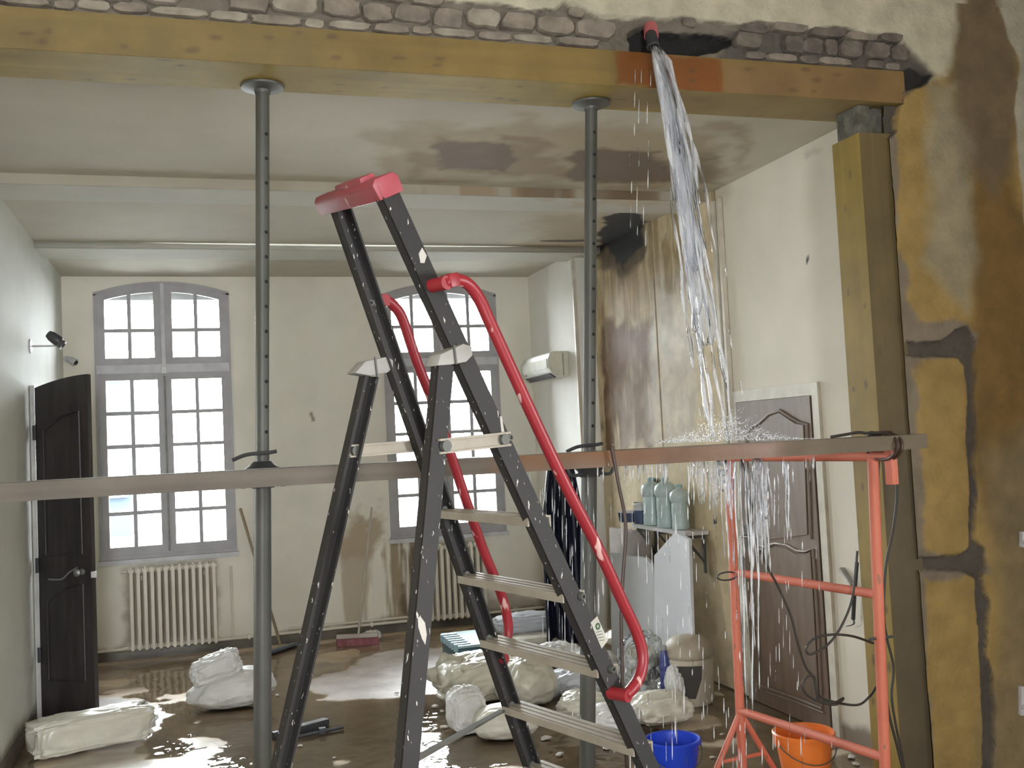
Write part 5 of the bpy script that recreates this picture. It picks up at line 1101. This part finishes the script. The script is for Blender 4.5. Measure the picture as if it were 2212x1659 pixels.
# thin side dribbles and drops beside the stream
dr = MB()
def streak(x, y, L_, Y, r_, sl=0.0):
    a, b = on(x, y, 1, Y), on(x+sl*L_, y+L_, 1, Y); m_ = (a+b)/2; dr.tube([a, a*.7+b*.3, b*.8+a*.2, b], [r_*.25, r_*.8, r_, r_*.4], 6)
for x0 in (1370, 1384, 1404):
    y = 150
    while y < 520: 
        L_ = rw.uniform(14, 60); streak(x0+rw.uniform(-5, 5)-(y-150)*.03, y, L_, 3.9, .0022, -.02); y += L_+rw.uniform(5, 45)
for k in range(70):
    s = rw.uniform(.15, 1.0); y = 100+845*s; x = 1412+62*math.sqrt(s)+88*s+rw.gauss(0, 30*math.sqrt(s)+4); streak(x, y, rw.uniform(10, 50), 3.82-.24*s+rw.uniform(-.05, .05), rw.uniform(.0012, .0030), .16)
# water leaving the plank edge
for k in range(75):
    x = rw.choice((rw.uniform(1290, 1470), rw.uniform(1330, 1440), rw.uniform(1470, 1600), rw.uniform(1600, 1760))); yb_ = 1000-(x-1300)*.03
    streak(x, yb_, rw.uniform(6, 55), rw.uniform(3.44, 3.63), rw.uniform(.0012, .0032))
for k in range(230):
    x = rw.choice((rw.gauss(1340, 50), rw.gauss(1430, 70), rw.gauss(1580, 60), rw.gauss(1660, 45), rw.gauss(1540, 110))); y = rw.uniform(1010, 1640); streak(x+(y-1000)*.02, y, rw.uniform(10, 60), rw.uniform(3.42, 3.75), rw.uniform(.0009, .0026), .01)
for k in range(70):
    streak(rw.gauss(1225, 30), rw.uniform(1010, 1390), rw.uniform(15, 70), rw.uniform(3.42, 3.7), rw.uniform(.0009, .0018), .01)
tag(dr.build('water_drips', M_drop, smooth=True, angle=180), 'bright drips and drops raining from the plank edge', 'water', kind='stuff')
ct = MB()
for (x, top_, bot, n_, wid) in ((1535, 995, 1110, 20, 50), (1630, 1010, 1260, 20, 26), (1690, 1000, 1170, 7, 22), (1620, 1140, 1560, 10, 40), (1560, 1000, 1250, 10, 36)):
    for k in range(n_):
        xx = x+rw.gauss(0, wid*.5); y0_ = top_+rw.uniform(-5, 30 if k > n_/2 else 0); y1_ = y0_+(bot-top_)*rw.uniform(.35, 1); ph = rw.random()*6; Yd = rw.uniform(3.44, 3.60)
        P_ = [on(xx+2.2*math.sin(s*5+ph)+s*7, y0_+(y1_-y0_)*s, 1, Yd) for s in np.linspace(0, 1, 12)]
        ct.tube(P_, [.0034*(.25+.75*abs(math.sin(i*1.1+ph)))*(1 if 0 < i < 11 else .2) for i in range(12)], 7)
wc_ = tag(ct.build('water_curtain', M_fall, smooth=True, angle=180), 'ragged curtain of water pouring off the wet middle of the plank', 'water', kind='stuff')
vl = MB()
for (x, bot) in ((1510, 1090), (1540, 1130), (1575, 1120), (1560, 1060), (1635, 1180), (1650, 1120)):
    P_ = [on(x+(bot-998)*.04*q_, 998+(bot-998)*q_, 1, 3.50+rw.uniform(-.03, .03)) for q_ in np.linspace(0, 1, 9)]
    vl.tube(P_, [.022*(1-.75*q_) for q_ in np.linspace(0, 1, 9)], 10)
vl.build('veil', M_veil, wc_, smooth=True, angle=180)
sp_ = MB()
for k in range(2600):
    x = rw.gauss(1570, 75); r_ = abs(rw.gauss(0, 1)); y = 955-(x-1570)*.03-abs(rw.gauss(0, 27))*math.exp(-((x-1570)/90)**2)-2; p = on(x, y, 1, rw.uniform(3.40, 3.66)); q = rw.uniform(.0006, .0025)
    sp_.lathe(p+np.array([0, 0, -q]), [(0, 0), (q*.8, q*.5), (q, q), (q*.8, q*1.6), (0, q*2)], 5)
tag(sp_.build('water_splash', M_drop, smooth=True, angle=180), 'fine spray of droplets bouncing where the stream hits the plank', 'water', kind='stuff')
